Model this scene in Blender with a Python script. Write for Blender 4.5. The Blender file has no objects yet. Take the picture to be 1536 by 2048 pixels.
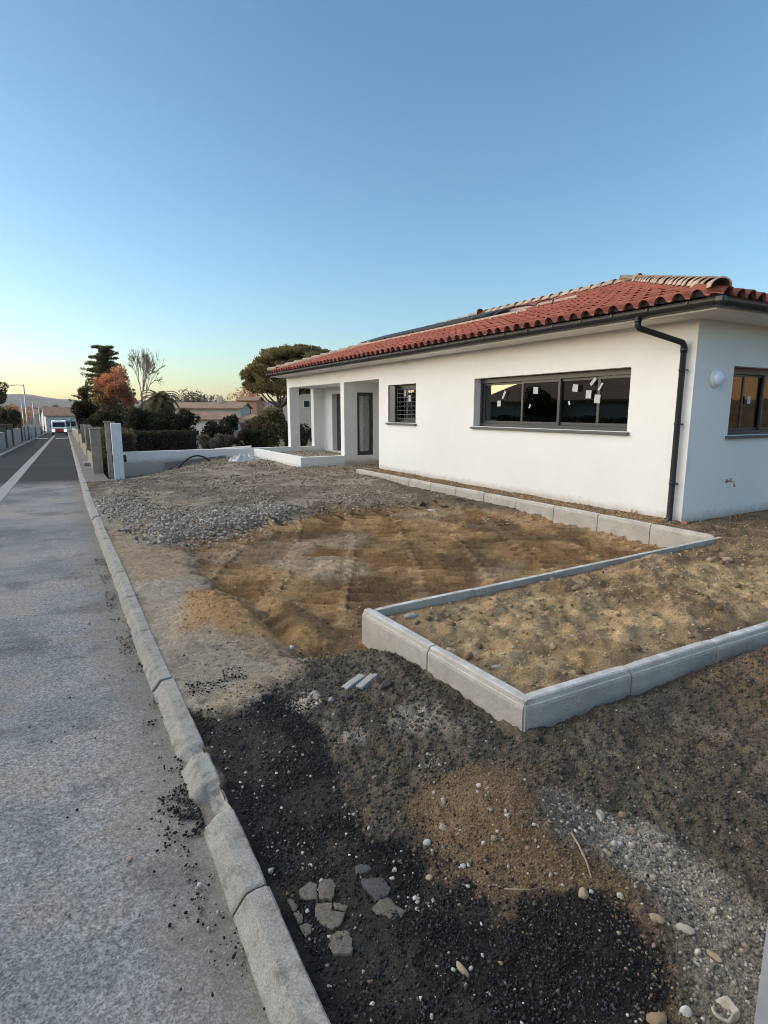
import bpy, math, random
import numpy as np
from mathutils import Vector, Matrix

random.seed(7)
rng = np.random.default_rng(7)
scene = bpy.context.scene
COL = scene.collection
R = math.radians

# ------------------------------------------------------------------ camera, sky, sun, exposure
cam_data = bpy.data.cameras.new("camera")
cam = bpy.data.objects.new("camera", cam_data)
COL.objects.link(cam)
cam_data.sensor_fit = 'VERTICAL'
cam_data.sensor_height = 36.0
cam_data.sensor_width = 27.0
cam_data.lens = 1150.0 / 2048.0 * 36.0
cam_data.clip_start = 0.05
cam_data.clip_end = 20000
cam.location = (0, 0, 1.85)
cam.rotation_euler = (R(90 - 9.9625), 0, R(-29.589))
scene.camera = cam

SUN_AZ = 54.0      # degrees to the left of the street's direction (+Y)
SUN_EL = 5.4
world = bpy.data.worlds.new("World")
scene.world = world
world.use_nodes = True
wn = world.node_tree.nodes
wl = world.node_tree.links
wn.clear()
sky = wn.new("ShaderNodeTexSky")
sky.sky_type = 'NISHITA'
sky.sun_disc = False
sky.sun_elevation = R(SUN_EL)
sky.sun_rotation = R(-SUN_AZ)
sky.altitude = 0
sky.air_density = 0.9
sky.dust_density = 1.0
sky.ozone_density = 2.4
bg = wn.new("ShaderNodeBackground")
bg.inputs[1].default_value = 0.094
wo = wn.new("ShaderNodeOutputWorld")
wl.new(sky.outputs[0], bg.inputs[0])
wl.new(bg.outputs[0], wo.inputs[0])

sun_data = bpy.data.lights.new("sun", 'SUN')
sun_data.energy = 1.4
sun_data.angle = R(138)     # the sun has sunk into the haze: a broad soft glow, no hard shadows
sun_data.color = (1.0, 0.90, 0.76)
sun = bpy.data.objects.new("sun", sun_data)
COL.objects.link(sun)
sd = Vector((-math.sin(R(SUN_AZ)) * math.cos(R(SUN_EL)), math.cos(R(SUN_AZ)) * math.cos(R(SUN_EL)), math.sin(R(SUN_EL))))
sun.rotation_euler = sd.to_track_quat('Z', 'Y').to_euler()

vs = scene.view_settings
vs.view_transform = 'Standard'
vs.look = 'None'
vs.exposure = 2.14
vs.gamma = 1.0
vs.use_curve_mapping = False
scene.cycles.filter_width = 1.0
scene.cycles.use_denoising = True
scene.cycles.denoising_prefilter = 'ACCURATE'
scene.cycles.denoising_input_passes = 'RGB_ALBEDO_NORMAL'

# ------------------------------------------------------------------ helpers: tags, materials, meshes
def tag(o, label=None, cat=None, group=None, kind=None):
    if label: o['label'] = label
    if cat: o['category'] = cat
    if group: o['group'] = group
    if kind: o['kind'] = kind
    return o

def empty(name, loc=(0, 0, 0), rz=0.0, parent=None):
    o = bpy.data.objects.new(name, None)
    COL.objects.link(o)
    o.empty_display_size = 0.2
    o.location = loc
    o.rotation_euler = (0, 0, rz)
    o.parent = parent
    return o

def link(name, me, mat=None, parent=None, loc=None, rot=None):
    o = bpy.data.objects.new(name, me)
    COL.objects.link(o)
    if mat is not None and len(me.materials) == 0:
        me.materials.append(mat)
    if parent is not None: o.parent = parent
    if loc is not None: o.location = loc
    if rot is not None: o.rotation_euler = rot
    return o

def np_mesh(name, V, Fc, col=None, smooth=False):
    """V (n,3), Fc (m,k) with constant k."""
    V = np.asarray(V, dtype=np.float32)
    Fc = np.asarray(Fc, dtype=np.int32)
    me = bpy.data.meshes.new(name)
    m, k = Fc.shape
    me.vertices.add(len(V))
    me.vertices.foreach_set("co", V.ravel())
    me.loops.add(m * k)
    me.loops.foreach_set("vertex_index", Fc.ravel())
    me.polygons.add(m)
    me.polygons.foreach_set("loop_start", np.arange(m, dtype=np.int32) * k)
    me.polygons.foreach_set("loop_total", np.full(m, k, dtype=np.int32))
    if smooth:
        me.polygons.foreach_set("use_smooth", np.ones(m, dtype=bool))
    me.update(calc_edges=True)
    if col is not None:
        c = np.ones((len(V), 4), dtype=np.float32)
        c[:, :3] = col
        a = me.color_attributes.new("Col", 'FLOAT_COLOR', 'POINT')
        a.data.foreach_set("color", c.ravel())
    return me

class MB:
    """collects boxes, tubes and strips for ONE mesh"""
    def __init__(s):
        s.v = []; s.f = []; s.sm = []
    def add(s, V, Fc, smooth=False):
        b = len(s.v)
        s.v += [tuple(p) for p in V]
        s.f += [tuple(b + i for i in f) for f in Fc]
        s.sm += [smooth] * len(Fc)
        return s
    def box(s, x0, x1, y0, y1, z0, z1):
        V = [(x0,y0,z0),(x1,y0,z0),(x1,y1,z0),(x0,y1,z0),(x0,y0,z1),(x1,y0,z1),(x1,y1,z1),(x0,y1,z1)]
        return s.add(V, [(0,3,2,1),(4,5,6,7),(0,1,5,4),(1,2,6,5),(2,3,7,6),(3,0,4,7)])
    def prism(s, pts, z0, z1):
        n = len(pts)
        V = [(p[0],p[1],z0) for p in pts] + [(p[0],p[1],z1) for p in pts]
        return s.add(V, [tuple(range(n-1,-1,-1)), tuple(range(n,2*n))] + [(i,(i+1)%n,n+(i+1)%n,n+i) for i in range(n)])
    def tube(s, path, r, n=8, cap=True):
        path = [Vector(p) for p in path]
        rs = r if isinstance(r, (list, tuple)) else [r] * len(path)
        V = []; ref = None
        for i, p in enumerate(path):
            if i == 0: t = path[1] - path[0]
            elif i == len(path) - 1: t = path[-1] - path[-2]
            else: t = (path[i+1] - p).normalized() + (p - path[i-1]).normalized()
            t.normalize()
            if ref is None:
                ref = Vector((0,0,1)) if abs(t.z) < .9 else Vector((1,0,0))
            a = ref - t * ref.dot(t); a.normalize(); ref = a
            b = t.cross(a)
            for k in range(n):
                w = 2*math.pi*k/n
                V.append(p + (a*math.cos(w) + b*math.sin(w)) * rs[i])
        Fc = []
        for i in range(len(path)-1):
            for k in range(n):
                k2 = (k+1) % n
                Fc.append((i*n+k, i*n+k2, (i+1)*n+k2, (i+1)*n+k))
        s.add(V, Fc, True)
        if cap:
            b = len(s.v) - len(V)
            s.f.append(tuple(b + k for k in range(n-1,-1,-1))); s.sm.append(False)
            e = b + (len(path)-1)*n
            s.f.append(tuple(e + k for k in range(n))); s.sm.append(False)
        return s
    def lathe(s, prof, n=20, M=None, smooth=True):
        V = []
        for (r, z) in prof:
            for k in range(n):
                w = 2*math.pi*k/n
                p = Vector((r*math.cos(w), r*math.sin(w), z))
                V.append(M @ p if M is not None else p)
        Fc = [(i*n+k, i*n+(k+1)%n, (i+1)*n+(k+1)%n, (i+1)*n+k) for i in range(len(prof)-1) for k in range(n)]
        return s.add(V, Fc, smooth)
    def xf(s, M):
        s.v = [tuple(M @ Vector(p)) for p in s.v]
        return s
    def mesh(s, name):
        me = bpy.data.meshes.new(name)
        me.from_pydata(s.v, [], s.f)
        me.polygons.foreach_set("use_smooth", s.sm)
        me.update()
        return me
    def build(s, name, mat, parent=None, bevel=0.0, loc=None, rot=None):
        o = link(name, s.mesh(name), mat, parent, loc, rot)
        if bevel > 0:
            m = o.modifiers.new("bevel", 'BEVEL'); m.width = bevel; m.segments = 2; m.limit_method = 'ANGLE'
        return o

class NT:
    def __init__(s, name):
        s.m = bpy.data.materials.new(name); s.m.use_nodes = True
        s.n = s.m.node_tree.nodes; s.l = s.m.node_tree.links; s.n.clear()
        s.out = s.n.new("ShaderNodeOutputMaterial")
        s.p = s.n.new("ShaderNodeBsdfPrincipled")
        s.l.new(s.p.outputs[0], s.out.inputs[0])
    def set(s, node, key, val):
        inp = node.inputs[key]
        if isinstance(val, bpy.types.NodeSocket): s.l.new(val, inp)
        else:
            if isinstance(val, (tuple, list)) and len(val) == 3 and inp.type == 'RGBA': val = (*val, 1)
            inp.default_value = val
    def new(s, typ, ins=None, **kw):
        nd = s.n.new(typ)
        for k, v in kw.items(): setattr(nd, k, v)
        for k, v in (ins or {}).items(): s.set(nd, k, v)
        return nd
    def pos(s): return s.new("ShaderNodeNewGeometry").outputs["Position"]
    def obj(s): return s.new("ShaderNodeTexCoord").outputs["Object"]
    def noise(s, scale, vec=None, detail=4, rough=.55, dist=0.0):
        return s.new("ShaderNodeTexNoise", {"Vector": vec or s.pos(), "Scale": scale, "Detail": detail, "Roughness": rough, "Distortion": dist}).outputs["Fac"]
    def ramp(s, fac, stops):
        nd = s.new("ShaderNodeValToRGB", {0: fac})
        e = nd.color_ramp.elements
        while len(e) < len(stops): e.new(.5)
        for i, (p, c) in enumerate(stops):
            e[i].position = p
            e[i].color = (*c, 1) if isinstance(c, (tuple, list)) else (c, c, c, 1)
        return nd.outputs[0]
    def mix(s, fac, a, b, mode='MIX'):
        nd = s.n.new("ShaderNodeMix"); nd.data_type = 'RGBA'; nd.blend_type = mode
        s.set(nd, 0, fac); s.set(nd, 6, a); s.set(nd, 7, b)
        return nd.outputs[2]
    def math(s, op, a, b=0.0):
        return s.new("ShaderNodeMath", {0: a, 1: b}, operation=op).outputs[0]
    def bump(s, h, strength=.3, dist=.01, normal=None):
        nd = s.new("ShaderNodeBump", {"Height": h, "Strength": strength, "Distance": dist})
        if normal is not None: s.set(nd, "Normal", normal)
        return nd.outputs[0]
    def fin(s, color, rough=.8, normal=None, spec=None, metal=0.0):
        s.set(s.p, "Base Color", color); s.set(s.p, "Roughness", rough); s.set(s.p, "Metallic", metal)
        if normal is not None: s.set(s.p, "Normal", normal)
        if spec is not None: s.set(s.p, "Specular IOR Level", spec)
        return s.m

def simple(name, col, rough=.8, var=.12, scale=6.0, bump=0.0, bscale=80.0, bdist=.004, metal=0.0, spec=None):
    t = NT(name)
    n = t.noise(scale, detail=5)
    lo = tuple(c * (1 - var) for c in col); hi = tuple(min(1, c * (1 + var)) for c in col)
    c = t.ramp(n, [(.3, lo), (.7, hi)])
    nm = t.bump(t.noise(bscale, detail=3), bump, bdist) if bump else None
    return t.fin(c, rough, nm, spec, metal)

def vcol_mat(name, rough=.9, grain=.35, gscale=160.0, bump=.5, bscale=110.0, bdist=.006, spec=.25):
    t = NT(name)
    a = t.new("ShaderNodeVertexColor", layer_name="Col").outputs[0]
    g = t.noise(gscale, detail=3, rough=.7)
    f = t.ramp(g, [(.36, 1 - grain), (.64, 1 + grain)])
    c = t.mix(1.0, a, f, 'MULTIPLY')
    c = t.mix(1.0, c, t.ramp(t.noise(gscale*.3, detail=4, rough=.7), [(.36, 1 - grain*.22), (.64, 1 + grain*.22)]), 'MULTIPLY')
    nm = t.bump(t.noise(bscale, detail=5, rough=.65), bump, bdist)
    return t.fin(c, rough, nm, spec)

# ------------------------------------------------------------------ numpy noise
_P = rng.permutation(4096)
_T = rng.random(4096)
def vnoise(x, y, seed=0):
    xi = np.floor(x).astype(np.int64); yi = np.floor(y).astype(np.int64)
    fx = x - xi; fy = y - yi
    fx = fx*fx*(3-2*fx); fy = fy*fy*(3-2*fy)
    def h(a, b): return _T[_P[(a + _P[(b + seed*131) & 4095]) & 4095]]
    return (h(xi,yi)*(1-fx) + h(xi+1,yi)*fx)*(1-fy) + (h(xi,yi+1)*(1-fx) + h(xi+1,yi+1)*fx)*fy
def fbm(x, y, scale, octv=4, seed=0, gain=.5):
    s = 0; a = 1; tot = 0
    for o in range(octv):
        s = s + a*vnoise(x*scale + 17.3*o, y*scale - 9.1*o, seed+o); tot += a
        a *= gain; scale *= 2.03
    return s/tot
def smooth(a, b, x):
    t = np.clip((x-a)/(b-a), 0, 1); return t*t*(3-2*t)
def poly_sdf(x, y, poly):
    """negative inside"""
    P = np.array(poly, float); n = len(P)
    d = np.full(x.shape, 1e9); ins = np.zeros(x.shape, bool)
    for i in range(n):
        ax, ay = P[i]; bx, by = P[(i+1) % n]
        ex, ey = bx-ax, by-ay
        wx, wy = x-ax, y-ay
        t = np.clip((wx*ex+wy*ey)/(ex*ex+ey*ey+1e-12), 0, 1)
        d = np.minimum(d, (wx-ex*t)**2 + (wy-ey*t)**2)
        c = ((ay <= y) & (by > y)) | ((by <= y) & (ay > y))
        with np.errstate(divide='ignore', invalid='ignore'):
            xc = ax + (y-ay)/(by-ay+1e-15)*ex
        ins ^= c & (x < xc)
    d = np.sqrt(d)
    return np.where(ins, -d, d)

# ------------------------------------------------------------------ the lie of the land
SL = 0.019
def road_z(y):
    y = np.asarray(y, float)
    z = -SL*np.maximum(y-13.0, 0)
    return np.where(y > 125, -SL*112.0, z)
def road_x(y):                      # sideways drift of the street beyond the site
    return 0.015*np.maximum(np.asarray(y, float)-13.0, 0)

Z_BLACK = [(.55,3.34),(1.1,3.3),(1.14,2.91),(1.07,2.49),(1.01,2.09),(1.12,1.77),(1.24,1.47),(1.49,1.18),(1.55,.99),(1.43,.75),(.5,.4),(.5,3.0)]
Z_HEAP = [(1.22,1.87),(1.45,2.08),(1.78,2.0),(1.86,1.85),(1.73,1.58),(1.78,1.3),(1.6,1.1),(1.5,.9),(1.45,.6),(1.3,.6),(1.5,1.15),(1.24,1.46)]
Z_GRAVR = [(1.9,1.72),(2.12,1.5),(2.12,1.14),(1.98,.85),(1.75,.5),(1.5,.5),(1.52,.77),(1.66,.95),(1.72,1.25)]
Z_SAND = [(.72,5.0),(1.0,5.75),(1.34,5.6),(1.5,4.9),(1.75,4.35),(1.62,3.98),(1.14,4.3)]
Z_EARTH = [(1.35,8.6),(2.3,8.9),(3.4,9.6),(4.6,10.3),(6.05,9.9),(6.9,8.4),(7.5,6.5),(7.5,3.9),(2.0,3.6),(1.7,3.85),(1.45,4.6),(1.35,6.2)]
Z_GRAVF = [(.6,14.2),(1.4,17.5),(3.0,22),(9.3,22),(9.3,14.0),(7.2,13.0),(6.5,10.2),(6.0,9.6),(3.5,9.6),(2.1,8.5),(1.5,8.2),(1.15,10.4)]
Z_DARKG = [(1.6,15.6),(2.6,17.0),(3.6,16.4),(3.2,11.2),(2.2,10.7),(1.55,12.5)]
Z_GREY = [(.5,13.5),(1.2,12.0),(1.3,8.2),(1.3,6.2),(1.05,5.2),(1.35,4.3),(1.55,3.9),(1.1,3.35),(.5,3.3)]
Z_PLANT = [(2.1,2.15),(14,2.05),(14,5.1),(7.85,5.1),(7.85,14.2),(7.3,14.4),(7.32,4.25),(2.1,4.0)]
TRK = (math.sin(R(27)), math.cos(R(27)))
TRACKS = [(-2.1,.3,.26,.3),(-1.35,.36,.28,1.1),(-.55,.36,.26,2.0),(.25,.37,.29,.7),(1.05,.38,.27,1.7),(1.85,.38,.28,2.4),(2.65,.38,.26,.2),(3.45,.38,.28,1.4),(4.2,.3,.27,2.9)]

def warp(x, y, amp=.12, sc=3.0):
    return x + amp*(fbm(x, y, sc, 3, 40)-.5)*2, y + amp*(fbm(x, y, sc, 3, 60)-.5)*2

def black_dust(x, y):
    return np.clip(smooth(.53, .68, fbm(x, y, 2.4, 4, 123, .6)) + .6*smooth(.55, .7, fbm(x, y, 7, 3, 127)), 0, 1)

def site_masks(x, y):
    wx, wy = warp(x, y, .20, 2.6)
    wx, wy = wx + 0.06*(fbm(x, y, 14, 3, 80)-.5)*2, wy + .06*(fbm(x, y, 18, 2, 90)-.5)*2
    near = lambda p, w: 1 - smooth(-w, w, poly_sdf(wx, wy, p))
    return dict(black=near(Z_BLACK, .05), heap=near(Z_HEAP, .09), gravr=near(Z_GRAVR, .1), sand=near(Z_SAND, .13),
                earth=near(Z_EARTH, .18), gravf=near(Z_GRAVF, .3), darkg=near(Z_DARKG, .45), grey=near(Z_GREY, .15))

def site_h(x, y, m=None):
    if m is None: m = site_masks(x, y)
    z = np.full(x.shape, .066) + road_z(y)*(1-smooth(1.5, 5, x))
    z = z + .09*smooth(11, 16, y)*smooth(2.2, 5.5, x)
    z = z + .02*smooth(9.5, 13.5, y)*smooth(1.3, 3.5, x)
    # excavated earth
    e = m['earth']
    z = z - .10*e + e*(.08*(fbm(x, y, .8, 3, 5)-.5) + .05*(fbm(x, y, 2.6, 3, 6)-.5))
    # crawler tracks: bars pressed across the lanes
    bars = np.zeros(x.shape); lanes = np.zeros(x.shape)
    u = x*TRK[0] + y*TRK[1]; v = x*TRK[1] - y*TRK[0]
    for (c0, hw, wl, ph) in TRACKS:
        c = c0 + .05*np.sin(u*.9+ph)
        w = smooth(hw, hw-.05, np.abs(v-c))*smooth(.26, .40, fbm(x+ph*3, y, .8, 3, 12))*smooth(4.3, 4.9, y)
        f = ((u + .12*(v-c))/(wl*.8) + ph + .25*fbm(x, y, 1.5, 3, 15)) % 1.0
        s = np.where(f < .22, -1+2*f/.22, 1-2*(f-.22)/.78)
        s = s*(.65+.7*fbm(x, y, 3.0, 3, 17))
        bars = np.where(w > lanes, s, bars); lanes = np.maximum(lanes, w)
    z = z + e*lanes*(.04*bars - .02)
    z = z + e*.015*np.exp(-((lanes-.5)/.22)**2)
    # torn clods and scrapes between the lanes
    rg = 1-2*np.abs(fbm(x, y, 2.2, 4, 16, .55)-.5)
    z = z + e*(1-lanes)*.06*(rg-.8)
    # sand mound and the ruts beside it
    z = z + .13*np.exp(-(((x-1.12)/.42)**2 + ((y-4.75)/.55)**2))
    z = z + .10*np.exp(-(((x-1.75)/.16)**2 + ((y-4.9)/.75)**2))
    z = z - .08*np.exp(-(((x-1.5)/.12)**2 + ((y-4.5)/.6)**2))
    z = z - .05*np.exp(-(((x-1.6)/.3)**2 + ((y-3.9)/.16)**2))
    # heap, dark soil
    z = z + .13*np.exp(-(((x-1.62)/.26)**2 + ((y-1.72)/.26)**2)) + .06*np.exp(-(((x-1.62)/.22)**2 + ((y-1.2)/.35)**2))
    z = z + .17*np.exp(-(((x-4.1)/.55)**2 + ((y-1.75)/.3)**2))
    z = z + .05*np.exp(-(((x-1.9)/.12)**2 + ((y-3.2)/.7)**2)) + .045*np.exp(-((y-2.0)/.12)**2)*smooth(2.1, 2.5, x)*(x < 9)
    z = z - .045*np.exp(-(((x-1.05)/.12)**2 + ((y-1.62)/.1)**2)) - .035*np.exp(-(((x-1.2)/.15)**2 + ((y-1.78)/.07)**2))
    z = z - .035*m['black']*smooth(1.0, .75, x)
    # gravel
    g = m['gravf']
    z = z + g*(.11*(fbm(x, y, .7, 3, 21)-.5) + .05*(fbm(x, y, 4, 3, 22)-.5))
    # roughness everywhere but on the trodden grey strip
    amp = .03 + .012*m['heap'] + .004*e - .014*m['grey'] + .012*g
    z = z + amp*(fbm(x, y, 7, 5, 31, .6)-.5)
    z = z + (.012 - .006*m['grey'])*(fbm(x, y, 45, 3, 33, .6)-.5)
    dk = (1-m['black'])*(1-m['heap'])*(1-e)*(1-m['grey'])*(1-g)*(1-m['gravr'])
    z = z + dk*(.05*(fbm(x, y, 20, 3, 35, .6)-.5) + .05*(1-2*np.abs(fbm(x, y, 5, 4, 37, .6)-.5)-.8))
    z = z + .03*smooth(1.0, .0, np.abs(x-.6)/.06)*0
    # keep below the kerb top along the street and below planter / house
    k = smooth(.56, .8, x)
    z = z*k + (1-k)*np.minimum(z, .066 + road_z(y))
    pl = poly_sdf(x, y, Z_PLANT)
    z = np.where(pl < -.06, np.minimum(z, 0.0), z)
    z = np.where((x > 7.9) & (y > 5.1) & (y < 14), -.1, z)
    z = np.where((x > 9.2) & (y >= 14), -.1, z)
    # bank down towards the end wall at the street side
    z = z - .25*smooth(17.2, 20.0, y)*(1-smooth(2.0, 5.5, x))
    return z

def site_col(x, y, m):
    n1 = fbm(x, y, 1.7, 4, 101); n2 = fbm(x, y, 9, 4, 103, .6); n3 = fbm(x, y, 40, 2, 105)
    def C(r, g, b): return np.array([r, g, b])
    def mixc(c, d, w): return c*(1-w[..., None]) + d*w[..., None]
    sh = (.5 + 1.0*n2)[..., None]
    base = np.ones(x.shape + (3,))*C(.085, .074, .06)                       # dark soil
    base = mixc(base, np.ones_like(base)*C(.115, .092, .066), smooth(.5, .7, n1))
    base = mixc(base, np.ones_like(base)*C(.20, .18, .15), smooth(.6, .75, fbm(x, y, 3.3, 3, 107))*.5)
    base = mixc(base, np.ones_like(base)*C(.13, .095, .055), smooth(3.2, 4.0, x)*smooth(2.6, 1.5, y)*smooth(1.2, 1.6, y)*.8)
    earth = mixc(np.ones_like(base)*C(.185, .115, .058), np.ones_like(base)*C(.30, .205, .112), smooth(.36, .6, n1))
    earth = mixc(earth, np.ones_like(base)*C(.105, .07, .04), smooth(.5, .68, fbm(x, y, 1.1, 3, 109))*.85)
    pale = smooth(.6, .68, fbm(x, y, .8, 3, 111))*smooth(5.2, 6.2, y)
    earth = mixc(earth, np.ones_like(base)*C(.36, .33, .28), pale*.3)
    for (cx, cy, rx, ry, a) in [(2.75, 6.3, .5, .8, .8), (3.4, 7.6, .8, .5, .45), (5.9, 8.6, .7, .7, .6), (4.6, 5.2, .5, .3, .5)]:
        dd = np.hypot((x-cx)/rx, (y-cy)/ry) + 1.6*(fbm(x, y, 2.2, 4, 121)-.5)
        earth = mixc(earth, np.ones_like(base)*C(.30, .25, .185), smooth(1.1, .5, dd)*a)
    grey = mixc(np.ones_like(base)*C(.22, .205, .18), np.ones_like(base)*C(.29, .265, .225), smooth(.35, .65, n1))
    grey = mixc(grey, np.ones_like(base)*C(.12, .115, .105), smooth(.52, .66, n2)*.6)
    grey = mixc(grey, np.ones_like(base)*C(.24, .17, .10), smooth(.55, .7, fbm(x, y, .9, 3, 113))*.5)
    sand = mixc(np.ones_like(base)*C(.33, .215, .105), np.ones_like(base)*C(.24, .15, .07), smooth(.4, .65, n2))
    gravf = mixc(np.ones_like(base)*C(.21, .192, .165), np.ones_like(base)*C(.135, .118, .098), smooth(.42, .62, n1))
    gravf = mixc(gravf, np.ones_like(base)*C(.19, .14, .09), smooth(.58, .7, fbm(x, y, .6, 3, 117))*.5)
    c = base
    c = mixc(c, gravf, m['gravf'])
    c = mixc(c, np.ones_like(base)*C(.085, .075, .065), m['darkg']*.75*smooth(.38, .55, fbm(x, y, 1.1, 3, 118)))
    c = mixc(c, grey, m['grey'])
    c = mixc(c, earth, m['earth'])
    c = mixc(c, sand, m['sand'])
    c = mixc(c, np.ones_like(base)*C(.19, .175, .15), m['gravr'])
    c = mixc(c, mixc(np.ones_like(base)*C(.165, .120, .074), np.ones_like(base)*C(.115, .078, .047), smooth(.4, .6, n2)), m['heap'])
    c = mixc(c, np.ones_like(base)*C(.011, .011, .012), m['black'])
    c = mixc(c, np.ones_like(base)*C(.052, .049, .045), m['black']*black_dust(x, y)*.45)
    # crumbs straggling over the grey strip, pale sand tongue and dust patches
    c = mixc(c, np.ones_like(base)*C(.03, .03, .032), smooth(.6, .72, n2)*smooth(.75, .25, np.abs(y-3.55))*(x < 1.5)*.8)
    c = mixc(c, np.ones_like(base)*C(.30, .25, .18), np.exp(-((y-3.38-.45*(x-.75))/.09)**2)*smooth(.58, .7, x)*smooth(1.45, 1.1, x)*.8)
    for (cx, cy, rr, a) in [(1.22, 3.12, .13, .8), (1.3, 2.62, .09, .5), (2.0, 1.35, .15, .4), (1.5, 3.8, .1, .5), (1.72, 2.6, .2, .45), (1.62, 3.18, .1, .6)]:
        d = np.hypot(x-cx, y-cy)/rr + .9*(n2-.5)
        c = mixc(c, np.ones_like(base)*C(.36, .34, .31), smooth(1.15, .5, d)*a)
    return np.clip(c*np.array([1.25, 1.16, 1.04])*sh*(.72+.56*n3)[..., None], .008, .8)

# ------------------------------------------------------------------ stones scattered as real geometry
_t = (1+5**.5)/2
ICO_V = np.array([(-1,_t,0),(1,_t,0),(-1,-_t,0),(1,-_t,0),(0,-1,_t),(0,1,_t),(0,-1,-_t),(0,1,-_t),(_t,0,-1),(_t,0,1),(-_t,0,-1),(-_t,0,1)], float)
ICO_V /= np.linalg.norm(ICO_V[0])
ICO_F = np.array([(0,11,5),(0,5,1),(0,1,7),(0,7,10),(0,10,11),(1,5,9),(5,11,4),(11,10,2),(10,7,6),(7,1,8),(3,9,4),(3,4,2),(3,2,6),(3,6,8),(3,8,9),(4,9,5),(2,4,11),(6,2,10),(8,6,7),(9,8,1)])
def stones(px, py, pz, size, cols, flat=(.55, .95), jag=.28, sink=.25):
    n = len(px)
    V = np.repeat(ICO_V[None], n, 0)
    V = V*(1 + jag*(rng.random((n, 12, 1))-.5)*2)
    sc = np.stack([rng.uniform(.75, 1.25, n), rng.uniform(.6, 1.0, n), rng.uniform(*flat, n)], 1)
    V = V*(sc*size[:, None])[:, None, :]
    a = rng.uniform(0, 2*np.pi, n); t1 = rng.uniform(-.5, .5, n); t2 = rng.uniform(-.5, .5, n)
    def rot(V, ax, ang):
        c, s = np.cos(ang)[:, None], np.sin(ang)[:, None]
        i, j = [(1, 2), (0, 2), (0, 1)][ax]
        W = V.copy(); W[:, :, i] = c*V[:, :, i] - s*V[:, :, j]; W[:, :, j] = s*V[:, :, i] + c*V[:, :, j]
        return W
    V = rot(rot(rot(V, 0, t1), 1, t2), 2, a)
    P = np.stack([px, py, pz + size*sc[:, 2]*(1-2*sink)*.5], 1)
    V = V + P[:, None, :]
    Fc = (ICO_F[None] + (np.arange(n)*12)[:, None, None]).reshape(-1, 3)
    C = np.repeat(cols[:, None, :], 12, 1)*(.85 + .3*rng.random((n, 12, 1)))
    return V.reshape(-1, 3), Fc, np.clip(C.reshape(-1, 3), .005, .85)

def pick_cols(n, palette, var=.2):
    p = np.array(palette); c = p[rng.integers(0, len(p), n)]
    return c*(1 + var*(rng.random((n, 1))-.5)*2)

def scatter(x0, x1, y0, y1, n, maskf, smin, smax, palette, hf, power=2.5, **kw):
    x = rng.uniform(x0, x1, n); y = rng.uniform(y0, y1, n)
    keep = rng.random(n) < maskf(x, y)
    x = x[keep]; y = y[keep]; n = len(x)
    size = smin + (smax-smin)*rng.random(n)**power
    return stones(x, y, hf(x, y), size, pick_cols(n, palette), **kw)

def join_stones(name, parts, mat):
    V = []; Fs = []; Cs = []; b = 0
    for (v, f, c) in parts:
        V.append(v); Fs.append(f+b); Cs.append(c); b += len(v)
    return link(name, np_mesh(name, np.concatenate(V), np.concatenate(Fs), np.concatenate(Cs)), mat)
#@@PART2
# ------------------------------------------------------------------ materials of the setting
def grid_mesh(name, xs, ys, zf, colf=None):
    X, Y = np.meshgrid(xs, ys)
    Zv = zf(X, Y)
    V = np.stack([X, Y, Zv], -1).reshape(-1, 3)
    nx, ny = len(xs), len(ys)
    i = (np.arange(ny-1)[:, None]*nx + np.arange(nx-1)[None]).ravel()
    Fc = np.stack([i, i+1, i+nx+1, i+nx], 1)
    return np_mesh(name, V, Fc, None if colf is None else colf(X, Y).reshape(-1, 3), smooth=True)

MAT = {}
MAT['soil'] = vcol_mat("site_soil", .95, .55, 130, 1.0, 80, .014)
MAT['stone'] = vcol_mat("loose_stone", .9, .3, 140, .4, 200, .003, .2)

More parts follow.
